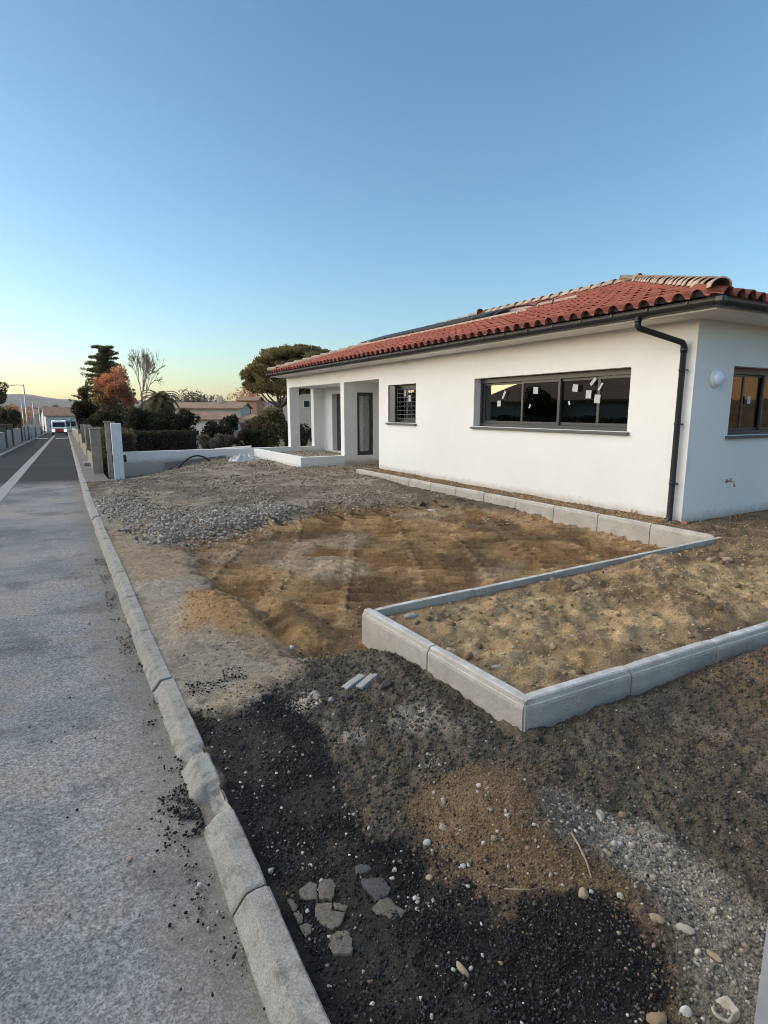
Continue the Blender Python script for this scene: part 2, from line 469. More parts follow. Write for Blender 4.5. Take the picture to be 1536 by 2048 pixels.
def road_material():
    t = NT("old_asphalt")
    p = t.pos()
    sep = t.new("ShaderNodeSeparateXYZ", {0: p})
    big = t.noise(.55, p, 5, .6)
    mid = t.noise(3.0, p, 5, .6)
    fine = t.noise(115, p, 3, .75)
    vor = t.new("ShaderNodeTexVoronoi", {"Vector": p, "Scale": 120.0}, feature='F1').outputs["Distance"]
    c = t.ramp(big, [(.34, (.115, .124, .135)), (.5, (.175, .180, .184)), (.64, (.225, .215, .20))])
    c = t.mix(t.ramp(mid, [(.50, 0.0), (.66, .4)]), c, (.215, .19, .155))
    c = t.mix(t.ramp(t.noise(1.3, p, 4, .6), [(.54, 0.0), (.64, .75)]), c, (.095, .10, .107))
    st = t.new("ShaderNodeMapping", {"Vector": p, "Scale": (.5, 2.6, 1.0)}).outputs[0]
    c = t.mix(t.ramp(t.noise(1.6, st, 5, .65), [(.56, 0.0), (.70, .6)]), c, (.10, .102, .105))
    c = t.mix(t.ramp(t.noise(2.3, st, 5, .7), [(.60, 0.0), (.70, .55)]), c, (.27, .265, .26))
    stain = t.noise(2.1, p, 5, .65, .6)
    c = t.mix(t.ramp(stain, [(.68, 0.0), (.75, .4)]), c, (.31, .265, .205))
    c = t.mix(1.0, c, (1.36, 1.34, 1.30), 'MULTIPLY')
    c = t.mix(1.0, c, t.ramp(t.noise(38, p, 3, .7), [(.38, .75), (.62, 1.25)]), 'MULTIPLY')
    c = t.mix(1.0, c, t.ramp(fine, [(.36, .5), (.64, 1.55)]), 'MULTIPLY')
    c = t.mix(t.ramp(vor, [(.04, .7), (.20, 0.0)]), c, (.50, .49, .47))
    dk = t.noise(90, p, 2, .6)
    c = t.mix(t.ramp(dk, [(.62, 0.0), (.7, .5)]), c, (.05, .052, .055))
    wv = t.new("ShaderNodeVectorMath", {0: p, 1: t.new("ShaderNodeVectorMath", {0: t.new("ShaderNodeTexNoise", {"Vector": p, "Scale": 3.0, "Detail": 4.0}).outputs["Color"], 1: (.35, .35, 0)}, operation='MULTIPLY').outputs[0]}, operation='ADD').outputs[0]
    cr = t.new("ShaderNodeTexVoronoi", {"Vector": wv, "Scale": .75}, feature='DISTANCE_TO_EDGE').outputs["Distance"]
    crk = t.math('MULTIPLY', t.ramp(cr, [(.002, 1.0), (.008, 0.0)]), t.ramp(t.noise(.7, p, 3), [(.52, 0.0), (.62, .4)]))
    c = t.mix(crk, c, (.035, .034, .033))
    # dust washed against the kerb
    e = t.math('ADD', sep.outputs[0], t.math('MULTIPLY', t.math('SUBTRACT', mid, .5), .5))
    c = t.mix(t.ramp(e, [(.05, 0.0), (.38, .6)]), c, (.20, .175, .14))
    # newer, darker carpet laid from the neighbour's plot on
    yy = t.math('ADD', sep.outputs[1], t.math('MULTIPLY', t.math('SUBTRACT', t.noise(.8, p, 3), .5), 2.2))
    new = t.new("ShaderNodeMapRange", {0: yy, 1: 17.0, 2: 19.2, 3: 0.0, 4: 1.0}).outputs[0]
    nc = t.mix(1.0, t.ramp(t.noise(.35, p, 4), [(.35, (.030, .034, .039)), (.65, (.040, .044, .049))]), t.ramp(fine, [(.3, .8), (.7, 1.2)]), 'MULTIPLY')
    c = t.mix(new, c, nc)
    nm = t.bump(t.noise(150, p, 3, .7), .55, .006)
    nm = t.bump(t.noise(14, p, 4, .6), .25, .012, nm)
    return t.fin(c, .95, nm, .08)
MAT['road'] = road_material()

def concrete(name, base, edge, white=0.0, scale=5.0):
    t = NT(name)
    p = t.pos()
    n = t.noise(scale, p, 6, .6)
    c = t.ramp(n, [(.3, tuple(b*.78 for b in base)), (.55, base), (.75, tuple(min(1, b*1.18) for b in base))])
    c = t.mix(t.ramp(t.noise(scale*3.1, p, 6, .7), [(.50, 0.0), (.66, .75)]), c, edge)
    c = t.mix(1.0, c, t.ramp(t.noise(150, p, 3, .75), [(.36, .72), (.64, 1.28)]), 'MULTIPLY')
    if white:
        nz = t.new("ShaderNodeSeparateXYZ", {0: t.new("ShaderNodeNewGeometry").outputs["True Normal"]}).outputs[2]
        w = t.math('MULTIPLY', t.ramp(nz, [(.5, 0.0), (.9, 1.0)]), t.ramp(t.noise(9, p, 5, .7), [(.45, .15), (.62, white)]))
        c = t.mix(w, c, (.62, .63, .63))
    nm = t.bump(t.noise(120, p, 4, .7), .35, .004)
    nm = t.bump(t.noise(22, p, 5, .7), .5, .012, nm)
    return t.fin(c, .88, nm, .3)
MAT['kerb'] = concrete("kerb_concrete", (.32, .305, .275), (.15, .14, .12))
MAT['block'] = concrete("border_concrete", (.44, .41, .36), (.36, .335, .295), .9, 3.0)
MAT['pave'] = concrete("footway_concrete", (.16, .15, .14), (.11, .105, .10))
MAT['chan'] = concrete("channel_concrete", (.30, .30, .29), (.22, .22, .21))

# ------------------------------------------------------------------ terrain, street, footways
def terrain_z(X, Y):
    d = np.hypot(X, Y)
    z = -.28 - SL*np.clip(Y-13, 0, 112)
    z = np.where(Y < 13, -.28, z)
    return z - .8*smooth(250, 900, d)
gx = np.unique(np.concatenate([np.linspace(-4800, -200, 16), np.linspace(-200, 200, 41), np.linspace(200, 4800, 16)]))
gy = np.unique(np.concatenate([np.linspace(-1200, -100, 8), np.linspace(-100, 300, 41), np.linspace(300, 4800, 16)]))
t = NT("dry_ground"); p_ = t.pos()
c_ = t.ramp(t.noise(.25, p_, 6, .6), [(.3, (.07, .065, .035)), (.55, (.12, .10, .06)), (.75, (.16, .13, .08))])
tm = t.fin(t.mix(1.0, c_, t.ramp(t.noise(25, p_, 3), [(.3, .7), (.7, 1.3)]), 'MULTIPLY'), .95, t.bump(t.noise(30, p_, 3), .5, .05))
tag(link("terrain", grid_mesh("terrain", gx, gy, terrain_z), tm), kind="structure")

ys = np.concatenate([np.linspace(-4, 13, 35), np.linspace(13.5, 125, 112)])
us = np.linspace(0, 1, 13)
U, Yg = np.meshgrid(us, ys)
xl = np.where(Yg < 26, -4.6, -4.6 + 1.85*smooth(26, 34, Yg))
Xg = xl*(1-U) + .50*U + road_x(Yg)
Zg = road_z(Yg) + .012*np.sin(U*np.pi) - .008
n_ = len(us); i_ = (np.arange(len(ys)-1)[:, None]*n_ + np.arange(n_-1)[None]).ravel()
tag(link("road", np_mesh("road", np.stack([Xg, Yg, Zg], -1).reshape(-1, 3), np.stack([i_, i_+1, i_+n_+1, i_+n_], 1), smooth=True), MAT['road']), kind="structure")

def ribbon(name, ys, x0, x1, z, mat, thick=.0, kind="structure"):
    """a strip along the street; x0, x1 are offsets from the kerb line's drift"""
    mb = MB(); V = []
    for y in ys:
        dx = float(road_x(y)); zz = float(road_z(y)) + z
        V += [(x0+dx, y, zz), (x1+dx, y, zz), (x1+dx, y, zz-.3), (x0+dx, y, zz-.3)]
    Fc = []
    for i in range(len(ys)-1):
        a = i*4; b = a+4
        Fc += [(a, a+1, b+1, b), (a+1, a+2, b+2, b+1), (a+3, a, b, b+3)]
    Fc += [(0, 3, 2, 1), (b, b+1, b+2, b+3)]
    o = mb.add(V, Fc).build(name, mat)
    return tag(o, kind=kind) if kind else o
ribbon("footway", np.linspace(17.35, 122, 60), .555, 1.12, .075, MAT['pave'])
ribbon("footway", np.linspace(36, 122, 50), -3.35, -2.86, .07, MAT['pave'])
ch = ribbon("drainage_channel", np.linspace(14.0, 92, 60), -1.38, -1.12, .011, MAT['chan'])
for (a, b) in ((-1.32, -.28), (-2.55, -1.5)):
    pass
mk = simple("road_paint", (.62, .62, .6), .7, .15, 9)
for (xa, xb, y0) in ((-2.7, -1.58, 73.4), (-.83, .33, 73.4)):
    mb = MB(); z0 = float(road_z(y0)) + .012
    dx = float(road_x(y0))
    mb.box(xa+dx, xb+dx, y0, y0+.9, z0-.01, z0+.004)
    tag(mb.build("road_marking", mk), kind="structure")

# kerb stones: each a real stone with worn edges
def kerb_mesh(seed, L, notch=None, cut=None):
    r = np.random.default_rng(seed)
    nseg = 70 if notch is None else 110
    prof = [(.418, -.12), (.42, .004), (.428, .014), (.468, .066), (.478, .073), (.515, .076), (.550, .076), (.558, .069), (.562, -.12)]
    V = []; 
    for i in range(nseg+1):
        y = L*i/nseg
        for k, (px, pz) in enumerate(prof):
            jx = (float(fbm(np.array([y*7+seed*9.1]), np.array([k*.8]), 1, 3, 3)[0])-.5)*.011
            jz = (float(fbm(np.array([y*7+seed*5.7]), np.array([k*.8+50]), 1, 3, 4)[0])-.5)*.007
            if k in (0, 8): jx = jz = 0
            x, z = px + jx*(1.4 if k in (1, 2, 3) else .7), pz + jz
            if i in (0, nseg) and k not in (0, 8):
                z -= .006; x += .004 if k < 5 else -.003
            if notch is not None and 0 < k < 8:
                jag_ = float(fbm(np.array([y*22.0]), np.array([k*1.7]), 1, 3, 9)[0])-.5
                w = max(0, min(1, (1.25-abs(y-notch[0])/notch[1]+jag_*.9)*1.6))
                if k <= 5: x = x + w*notch[2]*(1-(k-1)/6)
                z = z - w*notch[3]*(1 if k < 6 else .5)*(1+jag_*1.4)
            V.append((x, y, z))
    n = len(prof); Fc = []
    for i in range(nseg):
        for k in range(n-1):
            Fc.append((i*n+k, (i+1)*n+k, (i+1)*n+k+1, i*n+k+1))
    Fc.append(tuple(range(n))); e = nseg*n
    Fc.append(tuple(e+k for k in range(n-1, -1, -1)))
    me = MB().add(V, Fc, True).mesh("kerb_stone")
    at = me.attributes.new("sharp_edge", 'BOOLEAN', 'EDGE')
    for e in me.edges:
        a_, b_ = e.vertices
        if a_ % n == b_ % n and a_ % n in (1, 3, 4, 6, 7): at.data[e.index].value = True
        elif a_ // n == b_ // n and (a_ // n in (0, nseg)): at.data[e.index].value = True
    return me
kerb = empty("kerb", (0, 0, 0)); tag(kerb, kind="structure")
kv = [kerb_mesh(s, .988) for s in (1, 2, 3, 4)]
for me in kv: me.materials.append(MAT['kerb'])
special = {1: kerb_mesh(11, .988, (.60, .10, .07, .04)), 2: kerb_mesh(12, .988, (.0, .10, .03, .03)), 0: kerb_mesh(13, .988, (.0, .05, .02, .02))}
y0 = -2.11; i = 0
while y0 < 46:
    idx = round(y0 - .89)
    me = special[idx] if idx in special else kv[i % 4]
    o = link("kerb_stone", me, MAT['kerb'], kerb, (float(road_x(y0)) + random.uniform(-.006, .006), y0, float(road_z(y0)) + random.uniform(-.004, .004)),
             (-math.atan(SL) if y0 > 13 else 0, random.uniform(-.01, .01), random.uniform(-.006, .006) - (.015 if y0 > 13 else 0)))
    y0 += 1.0; i += 1
ribbon("kerb_run", np.linspace(46, 122, 20), .42, .555, .10, MAT['kerb'])
ribbon("kerb_run", np.linspace(34, 122, 30), -2.86, -2.72, .09, MAT['kerb'])

# the building site: one finely modelled sheet
xs = np.concatenate([np.arange(.545, 3.0, .0135), np.arange(3.0, 8.0, .03), np.arange(8.0, 13.1, .15)])
yv = np.concatenate([np.arange(-3, .45, .12), np.arange(.45, 4.3, .0135), np.arange(4.3, 9.5, .02), np.arange(9.0, 22.3, .055)])
Xs, Ys = np.meshgrid(xs, yv)
msk = site_masks(Xs, Ys)
Hs = site_h(Xs, Ys, msk); Cs = site_col(Xs, Ys, msk)
nx = len(xs); i_ = (np.arange(len(yv)-1)[:, None]*nx + np.arange(nx-1)[None]).ravel()
Fq = np.stack([i_, i_+1, i_+nx+1, i_+nx], 1)
tag(link("ground", np_mesh("ground", np.stack([Xs, Ys, Hs], -1).reshape(-1, 3), Fq, Cs.reshape(-1, 3), True), MAT['soil']), kind="structure")
del Xs, Ys, msk, Hs, Cs
def GH(x, y):
    x = np.atleast_1d(np.asarray(x, float)); y = np.atleast_1d(np.asarray(y, float))
    return site_h(x, y)

# planting bed behind the concrete border
def bed_h(x, y):
    z = .20 + .05*smooth(2.4, 5, x) + .035*smooth(7.0, 9, x)
    z = z + .12*(fbm(x, y, 1.3, 3, 201)-.45) + .13*(fbm(x, y, 4.5, 4, 203, .55)-.5) + .10*(1-2*np.abs(fbm(x, y, 2.4, 4, 209, .55)-.5)-.8) + .03*(fbm(x, y, 17, 3, 205, .6)-.5) + .012*(fbm(x, y, 50, 2, 207)-.5)
    d = -poly_sdf(x, y, Z_PLANT)
    k = smooth(.02, .38, d)
    lim = np.where(x > 7.2, .235, .185)
    z = z*k + (1-k)*np.minimum(z, lim)
    st = (y > 5.0)
    return np.where(st, .235 + .03*(fbm(x, y, 3, 3, 211)-.35) + .02*(fbm(x, y, 14, 3, 213)-.5) + .045*smooth(7.45, 7.78, x)*fbm(x, y, 1.2, 2, 215), z)
def bed_col(x, y):
    n1 = fbm(x, y, 1.1, 4, 221); n2 = fbm(x, y, 8, 4, 223, .6)
    a = np.array([.37, .262, .142]); b = np.array([.205, .135, .072]); c = np.array([.45, .325, .18])
    w1 = smooth(.42, .6, n1)[..., None]; w2 = smooth(.5, .7, n2)[..., None]
    k = a*(1-w1) + b*w1
    k = k*(1-.5*w2) + c*.5*w2
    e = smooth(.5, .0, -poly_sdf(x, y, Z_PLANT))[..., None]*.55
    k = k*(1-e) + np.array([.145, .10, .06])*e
    f = smooth(5.2, 7.2, x)[..., None]*.7*(y < 5.2)[..., None]
    k = k*(1-f) + np.array([.135, .092, .058])*f
    return np.clip(k*(.5+1.0*n2)[..., None], .01, .8)
def lineB(x): return 3.99 + (x-2.1)*.042
xa = np.concatenate([np.arange(2.17, 6.0, .018), np.arange(6.0, 9.0, .03), np.arange(9.0, 14.1, .1)])
va = np.linspace(0, 1, 130)
Xa, Va = np.meshgrid(xa, va)
top = np.where(Xa < 7.36, lineB(Xa)-.06, 5.06)
Ya = 2.2*(1-Va) + top*Va
nx = len(xa); i_ = (np.arange(len(va)-1)[:, None]*nx + np.arange(nx-1)[None]).ravel()
Fa = np.stack([i_, i_+1, i_+nx+1, i_+nx], 1)
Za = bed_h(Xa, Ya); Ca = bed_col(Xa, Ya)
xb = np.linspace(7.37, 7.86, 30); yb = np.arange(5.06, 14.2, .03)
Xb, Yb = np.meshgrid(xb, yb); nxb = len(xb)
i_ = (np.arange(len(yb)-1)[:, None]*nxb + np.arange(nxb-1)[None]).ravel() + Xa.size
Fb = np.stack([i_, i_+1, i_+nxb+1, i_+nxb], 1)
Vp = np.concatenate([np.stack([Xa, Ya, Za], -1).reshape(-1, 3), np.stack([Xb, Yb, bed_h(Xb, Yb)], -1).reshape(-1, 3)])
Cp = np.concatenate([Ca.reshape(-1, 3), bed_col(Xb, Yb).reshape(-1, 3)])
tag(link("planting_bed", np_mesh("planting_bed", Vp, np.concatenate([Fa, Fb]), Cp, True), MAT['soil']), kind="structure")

# concrete border: blocks laid end to end
def block_mesh(L, seed):
    # local: runs along +x, outer face at y=0, body towards +y
    prof = [(0.0, -.25), (0.0, .195), (.006, .214), (.012, .218), (.022, .242), (.032, .25), (.08, .25), (.08, -.25)]
    n = len(prof); nseg = 8; V = []
    for i in range(nseg+1):
        x = L*i/nseg
        for k, (py, pz) in enumerate(prof):
            e = .004 if i in (0, nseg) else 0
            V.append((x, py + (e if k < 4 else (-e if k > 5 else 0)), pz - (e if 2 < k < 7 else 0)))
    Fc = [(i*n+k, i*n+k+1, (i+1)*n+k+1, (i+1)*n+k) for i in range(nseg) for k in range(n-1)]
    Fc.append(tuple(range(n-1, -1, -1))); b = nseg*n
    Fc.append(tuple(b+k for k in range(n)))
    me = MB().add(V, Fc).mesh("border_block"); me.materials.append(MAT['block'])
    return me
border = empty("concrete_border", (2.15, 2.19, 0))
tag(border, "low pale concrete block border round the bare planting bed by the white house", "border")
def run(p, q, n, gap=.014, flip=False, zz=0.0):
    p = Vector((p[0], p[1], 0)); q = Vector((q[0], q[1], 0)); d = q-p; L = d.length/n
    me = block_mesh(L-gap, 1)
    for i in range(n):
        o = p + d*(i/n)
        ang = math.atan2(d.y, d.x)
        ob = link("border_block", me, None, border, (o.x-2.15, o.y-2.19, zz + random.uniform(-.004, .004)), (0, random.uniform(-.003, .003), ang + random.uniform(-.004, .004)))
run((2.06, 4.0), (2.14, 2.192), 2)
run((2.155, 2.19), (11.9, 1.98), 11)
run((7.42, 4.22), (2.145, 4.0), 5)            # back run: outer face looks away from the street corner
run((7.28, 14.42), (7.33, 4.225), 11)
mb = MB().box(7.28, 7.78, 14.34, 14.42, -.2, .235)
o = mb.build("border_block", MAT['block'], border); o.location = (-2.15, -2.19, 0)

# ------------------------------------------------------------------ loose stones, crumbs and clods
BLK = [(.016, .0165, .018), (.03, .031, .033), (.009, .009, .010), (.055, .055, .057)]
GRV = [(.35, .31, .255), (.25, .215, .17), (.45, .405, .34), (.165, .143, .115), (.29, .225, .155)]
WHT = [(.42, .40, .37), (.50, .48, .44), (.34, .32, .29)]
SOI = [(.092, .082, .066), (.115, .097, .075), (.066, .059, .049)]
BRN = [(.215, .148, .085), (.275, .19, .108), (.16, .105, .063), (.33, .25, .165)]
def near_d(x, y): return 1.0/np.maximum(.6, np.hypot(x, y))
mk_ = lambda key, extra=None: (lambda x, y: site_masks(x, y)[key]*(1 if extra is None else extra(x, y)))
def dark_mask(x, y):
    m = site_masks(x, y)
    out = poly_sdf(x, y, Z_PLANT) > .02
    return (1-m['black'])*(1-m['earth'])*(1-m['grey'])*(1-m['gravf'])*(1-m['gravr'])*(1-m['heap'])*out
P = []
P.append(scatter(.6, 1.7, .5, 3.5, 46000, lambda x, y: site_masks(x, y)['black']*(1-.75*black_dust(x, y)), .002, .0075, BLK, GH, 1.8, sink=.2, jag=.45))
P.append(scatter(.6, 1.7, .5, 4.0, 2600, lambda x, y: np.clip(site_masks(x, y)['black']*(.25+1.2*smooth(.5, .65, fbm(x, y, 3.5, 3, 301))), 0, 1), .002, .010, WHT+GRV, GH, 3.0, sink=.2, jag=.4))
P.append(scatter(1.0, 1.6, 1.3, 2.3, 1000, lambda x, y: smooth(.5, .62, fbm(x, y, 4.5, 3, 303))*(1-site_masks(x, y)['heap']*.6), .003, .013, WHT+GRV, GH, 2.5, sink=.1))
P.append(scatter(.6, 1.5, 3.1, 4.2, 2500, lambda x, y: site_masks(x, y)['grey']*smooth(.5, .65, fbm(x, y, 3, 3, 305)), .003, .010, BLK, GH, 1.6))
fr = lambda key, r: (lambda x, y: np.exp(-(np.maximum(poly_sdf(x, y, key), 0)/r)**2)*(poly_sdf(x, y, Z_PLANT) > .02)*smooth(.42, .62, fbm(x, y, 2.6, 4, 331)))
P.append(scatter(.57, 2.1, .5, 4.3, 9000, fr(Z_BLACK, .22), .002, .008, BLK, GH, 1.8, jag=.45))
tag(join_stones("asphalt_crumbs", P, MAT['stone']), "loose black asphalt crumbs with white chips beside the kerb", "crumbs", kind="stuff")
P = []
P.append(scatter(1.0, 5.2, .6, 4.0, 34000, dark_mask, .004, .014, SOI, GH, 2.2, sink=.25, jag=.4))
P.append(scatter(1.0, 4.0, .6, 4.0, 350, dark_mask, .005, .013, GRV+WHT, GH, 3))
P.append(scatter(1.1, 2.0, .5, 2.2, 9000, mk_('heap'), .002, .008, [(.165, .12, .074), (.13, .09, .055), (.20, .15, .10)], GH, 2.5, jag=.4))
P.append(scatter(1.1, 2.0, .5, 2.2, 260, mk_('heap'), .004, .013, GRV+WHT[:1], GH, 3))
P.append(scatter(.7, 2.2, .5, 2.6, 4000, fr(Z_HEAP, .16), .002, .008, [(.165, .12, .074), (.13, .09, .055), (.11, .095, .08)], GH, 2.5, jag=.4))
P.append(scatter(.6, 2.6, .5, 4.2, 1800, lambda x, y: (poly_sdf(x, y, Z_PLANT) > .02)*smooth(.4, .65, fbm(x, y, 1.8, 3, 333)), .002, .010, GRV+WHT[2:]+BRN[:1], GH, 3.0, jag=.4))
tag(join_stones("soil_clods", P, MAT['stone']), "dark crumbly soil clods in front of the concrete border", "soil", kind="stuff")
P = []
P.append(scatter(1.3, 2.3, .45, 1.9, 13000, mk_('gravr'), .002, .010, [(.24, .22, .19), (.17, .155, .135), (.33, .31, .275), (.11, .10, .09)], GH, 2.6, sink=.25, jag=.4))
P.append(scatter(1.35, 2.2, .45, 1.9, 260, lambda x, y: np.minimum(1, site_masks(x, y)['gravr']+site_masks(x, y)['heap']*.5)*.55, .010, .022, GRV+BRN[1:2]+WHT[:1], GH, 1.5))
tag(join_stones("pale_gravel", P, MAT['stone']), "pale grey gravel spread in the lower right corner", "gravel", kind="stuff")
P = []
gm = lambda x, y: np.clip(site_masks(x, y)['gravf']*(.08 + 1.3*smooth(.44, .58, fbm(x, y, .9, 4, 311, .6))), 0, 1)*(1-.75*site_masks(x, y)['darkg'])
P.append(scatter(.6, 7.8, 8, 12.6, 30000, gm, .006, .030, GRV+GRV[3:]+BRN[:1], GH, 3.0, jag=.4, sink=.15))
P.append(scatter(1.0, 9.1, 12.6, 21, 17000, gm, .010, .036, GRV+GRV[3:]+BRN[:1], GH, 3.0, jag=.4, sink=.15))
bandm = lambda x, y: np.exp(-(poly_sdf(x, y, [(1.35, 8.3), (2.2, 8.7), (3.6, 9.8), (3.3, 10.6), (1.6, 10.2), (.9, 12.6), (.7, 12.8), (1.1, 10)]).clip(0)/.3)**2)
P.append(scatter(.6, 4.5, 7.9, 13.5, 13000, bandm, .008, .033, GRV+GRV[:1]+WHT, GH, 2.4, jag=.4, sink=.1))
P.append(scatter(5.5, 7.3, 7.2, 12.5, 4000, lambda x, y: smooth(.55, .65, fbm(x, y, 1.4, 3, 315)), .006, .02, GRV, GH, 2.2))
tag(join_stones("crushed_gravel", P, MAT['stone']), "grey crushed gravel strewn in front of the porch", "gravel", kind="stuff")
P = []
P.append(scatter(1.3, 7.4, 3.9, 10, 6000, mk_('earth'), .004, .016, BRN[:3], GH, 3.0, jag=.4))
P.append(scatter(1.3, 7.4, 3.9, 10, 450, mk_('earth'), .006, .018, GRV+WHT, GH, 3.0))
P.append(scatter(.6, 1.6, 3.3, 13, 4500, mk_('grey'), .002, .009, GRV+BRN, GH, 3.0))
P.append(scatter(.7, 1.8, 3.9, 5.8, 1500, mk_('sand'), .003, .011, BRN[:2]+[(.30, .20, .10)], GH, 3.0))
tag(join_stones("earth_clods", P, MAT['stone']), "brown earth clods over the tracked ground inside the plot", "soil", kind="stuff")
P = []
bedm = lambda x, y: (poly_sdf(x, y, Z_PLANT) < -.1)*1.0
P.append(scatter(2.2, 9.5, 2.25, 5.0, 7000, bedm, .004, .016, [(.33, .24, .14), (.27, .195, .112), (.40, .30, .185)], bed_h, 3.0, jag=.4))
P.append(scatter(2.2, 9.5, 2.25, 5.0, 450, bedm, .005, .016, GRV+WHT, bed_h, 3.0))
P.append(scatter(2.2, 6.5, 2.25, 4.2, 110, bedm, .016, .036, BRN, bed_h, 1.5))
P.append(scatter(7.4, 7.78, 5, 14, 4500, lambda x, y: x*0+1.0, .005, .022, BRN, bed_h, 2.5))
tag(join_stones("bed_clods", P, MAT['stone']), "tan soil clods and pebbles in the planting bed", "soil", kind="stuff")
def road_h(x, y): return road_z(y) + .004
P = []
P.append(scatter(-2.5, .42, .8, 9, 3000, lambda x, y: .25 + .75*smooth(-.1, .4, x), .002, .0075, GRV+BLK+WHT[:1], road_h, 2.0))
P.append(scatter(.1, .44, 1.9, 3.1, 5200, lambda x, y: np.exp(-(((x-.43)/.11)**2))*smooth(.36, .55, fbm(x, y, 6, 3, 321))*np.exp(-((y-2.42)/.36)**2)*1.2, .003, .010, BLK, road_h, 1.6))
P.append(scatter(.3, .44, 1.0, 8, 2600, lambda x, y: smooth(.45, .62, fbm(x, y, 4, 3, 323)), .003, .009, BLK+GRV, road_h, 2.0))
tag(join_stones("road_grit", P, MAT['stone']), "scattered grit and black crumbs along the gutter of the old road", "grit", kind="stuff")
#@@PART3
# ------------------------------------------------------------------ the white house
def plaster(name, col, zs=0.0):
    t = NT(name); p = t.pos()
    c = t.ramp(t.noise(.6, p, 5, .6), [(.35, tuple(v*.93 for v in col)), (.65, col)])
    c = t.mix(t.ramp(t.noise(3.2, p, 5, .6), [(.55, 0.0), (.8, .25)]), c, tuple(v*.85 for v in col))
    # soil splashed on the foot of the wall
    z = t.new("ShaderNodeSeparateXYZ", {0: p}).outputs[2]
    zz = t.math('ADD', z, t.math('MULTIPLY', t.math('SUBTRACT', t.noise(7, p, 5, .7), .5), .22))
    c = t.mix(t.ramp(t.math('SUBTRACT', zz, zs), [(.24, .7), (.40, 0.0)]), c, (.36, .29, .21))
    nm = t.bump(t.noise(120, p, 4, .75), .45, .004)
    nm = t.bump(t.noise(3, p, 3), .06, .02, nm)
    return t.fin(c, .9, nm, .2)
MAT['plaster'] = plaster("white_plaster", (.80, .80, .785))
MAT['plaster_low'] = plaster("white_plaster_low", (.80, .80, .79), -.12)
MAT['inner'] = simple("bare_plasterboard", (.40, .38, .36), .9, .06, 2)
MAT['floor'] = simple("screed", (.22, .21, .20), .9, .1, 3)
MAT['frame'] = simple("anthracite_aluminium", (.035, .038, .042), .42, .08, 4, spec=.5)
MAT['sill'] = simple("anthracite_sill", (.075, .078, .083), .45, .1, 6, spec=.5)
MAT['gutter'] = simple("anthracite_gutter", (.014, .015, .018), .38, .1, 5, spec=.4)
MAT['soffit'] = simple("soffit_boards", (.74, .73, .70), .75, .04, 2)
t = NT("sticker_paper"); sp_ = t.obj()
pr_ = t.new("ShaderNodeTexNoise", {"Vector": t.new("ShaderNodeMapping", {"Vector": sp_, "Scale": (1, 45, 130)}).outputs[0], "Scale": 1.0, "Detail": 1.0}).outputs["Fac"]
MAT['paper'] = t.fin(t.mix(t.ramp(pr_, [(.54, 0.0), (.58, .75)]), (.60, .60, .59), (.12, .12, .13)), .7)
MAT['steel'] = simple("galvanised_steel", (.45, .46, .47), .4, .1, 12, metal=.8)
def glass_mat():
    t = NT("window_glass"); t.n.remove(t.p)
    fr = t.new("ShaderNodeFresnel", {"IOR": 2.1}).outputs[0]
    tr = t.new("ShaderNodeBsdfTransparent", {0: (.42, .44, .44)})
    gl = t.new("ShaderNodeBsdfGlossy", {0: (1, 1, 1), 1: .015})
    wob = t.bump(t.noise(1.3, detail=2), .04, .02)
    t.set(gl, "Normal", wob)
    mx = t.new("ShaderNodeMixShader", {0: fr, 1: tr.outputs[0], 2: gl.outputs[0]})
    t.l.new(mx.outputs[0], t.out.inputs[0])
    return t.m
MAT['glass'] = glass_mat()

house = empty("house", (7.8, 5.0, .25))
tag(house, "new single-storey white rendered house with red tiled hip roof", "house")
def hp(o):                         # keep world coordinates under the house's empty
    o.parent = house; o.location = Vector(o.location) - Vector((7.8, 5.0, .25)); return o
def wall_cells(mb, fixed, a0, a1, z0, z1, ops, axis):
    """solid wall between fixed[0..1] across, a0..a1 along, with openings (a,b,z,z)"""
    A = sorted({a0, a1, *[o[0] for o in ops], *[o[1] for o in ops]})
    Zs = sorted({z0, z1, *[o[2] for o in ops], *[o[3] for o in ops]})
    for i in range(len(A)-1):
        zr = None
        for k in range(len(Zs)):
            solid = False
            if k < len(Zs)-1:
                am = (A[i]+A[i+1])/2; zm = (Zs[k]+Zs[k+1])/2
                solid = not any(o[0] < am < o[1] and o[2] < zm < o[3] for o in ops)
            if solid and zr is None: zr = Zs[k]
            if not solid and zr is not None:
                if axis == 'y': mb.box(fixed[0], fixed[1], A[i], A[i+1], zr, Zs[k])
                else: mb.box(A[i], A[i+1], fixed[0], fixed[1], zr, Zs[k])
                zr = None
FX = 7.8
TOP = 3.10
WB = (6.03, 9.87, 1.53, 2.52); WS = (12.15, 13.52, 1.55, 2.52)
WR = (8.74, 11.1, 1.49, 2.50)
mb = MB()
wall_cells(mb, (FX, FX+.32), 5.0, 14.02, -.3, TOP, [WB, WS], 'y')
wall_cells(mb, (5.0, 5.32), FX+.32, 17.6, -.3, TOP, [WR], 'x')
mb.box(FX+.32, 9.19, 13.70, 14.02, -.3, TOP)                         # near side of the entrance recess
wall_cells(mb, (9.19, 9.47), 13.70, 20.93, -.3, TOP, [(14.6, 15.7, .36, 2.48), (19.15, 20.16, .36, 2.48)], 'y')
wall_cells(mb, (16.22, 16.47), FX, 9.19, -.3, TOP, [(8.25, 8.83, .47, 2.42)], 'x')
wall_cells(mb, (20.93, 21.2), FX, 17.6, -.3, TOP, [(8.18, 8.77, .50, 2.71)], 'x')
mb.box(FX, FX+.25, 14.02, 16.22, 2.71, TOP)
mb.box(FX, FX+.25, 16.47, 20.93, 2.71, TOP)
mb.box(17.28, 17.6, 5.32, 20.93, -.3, TOP)
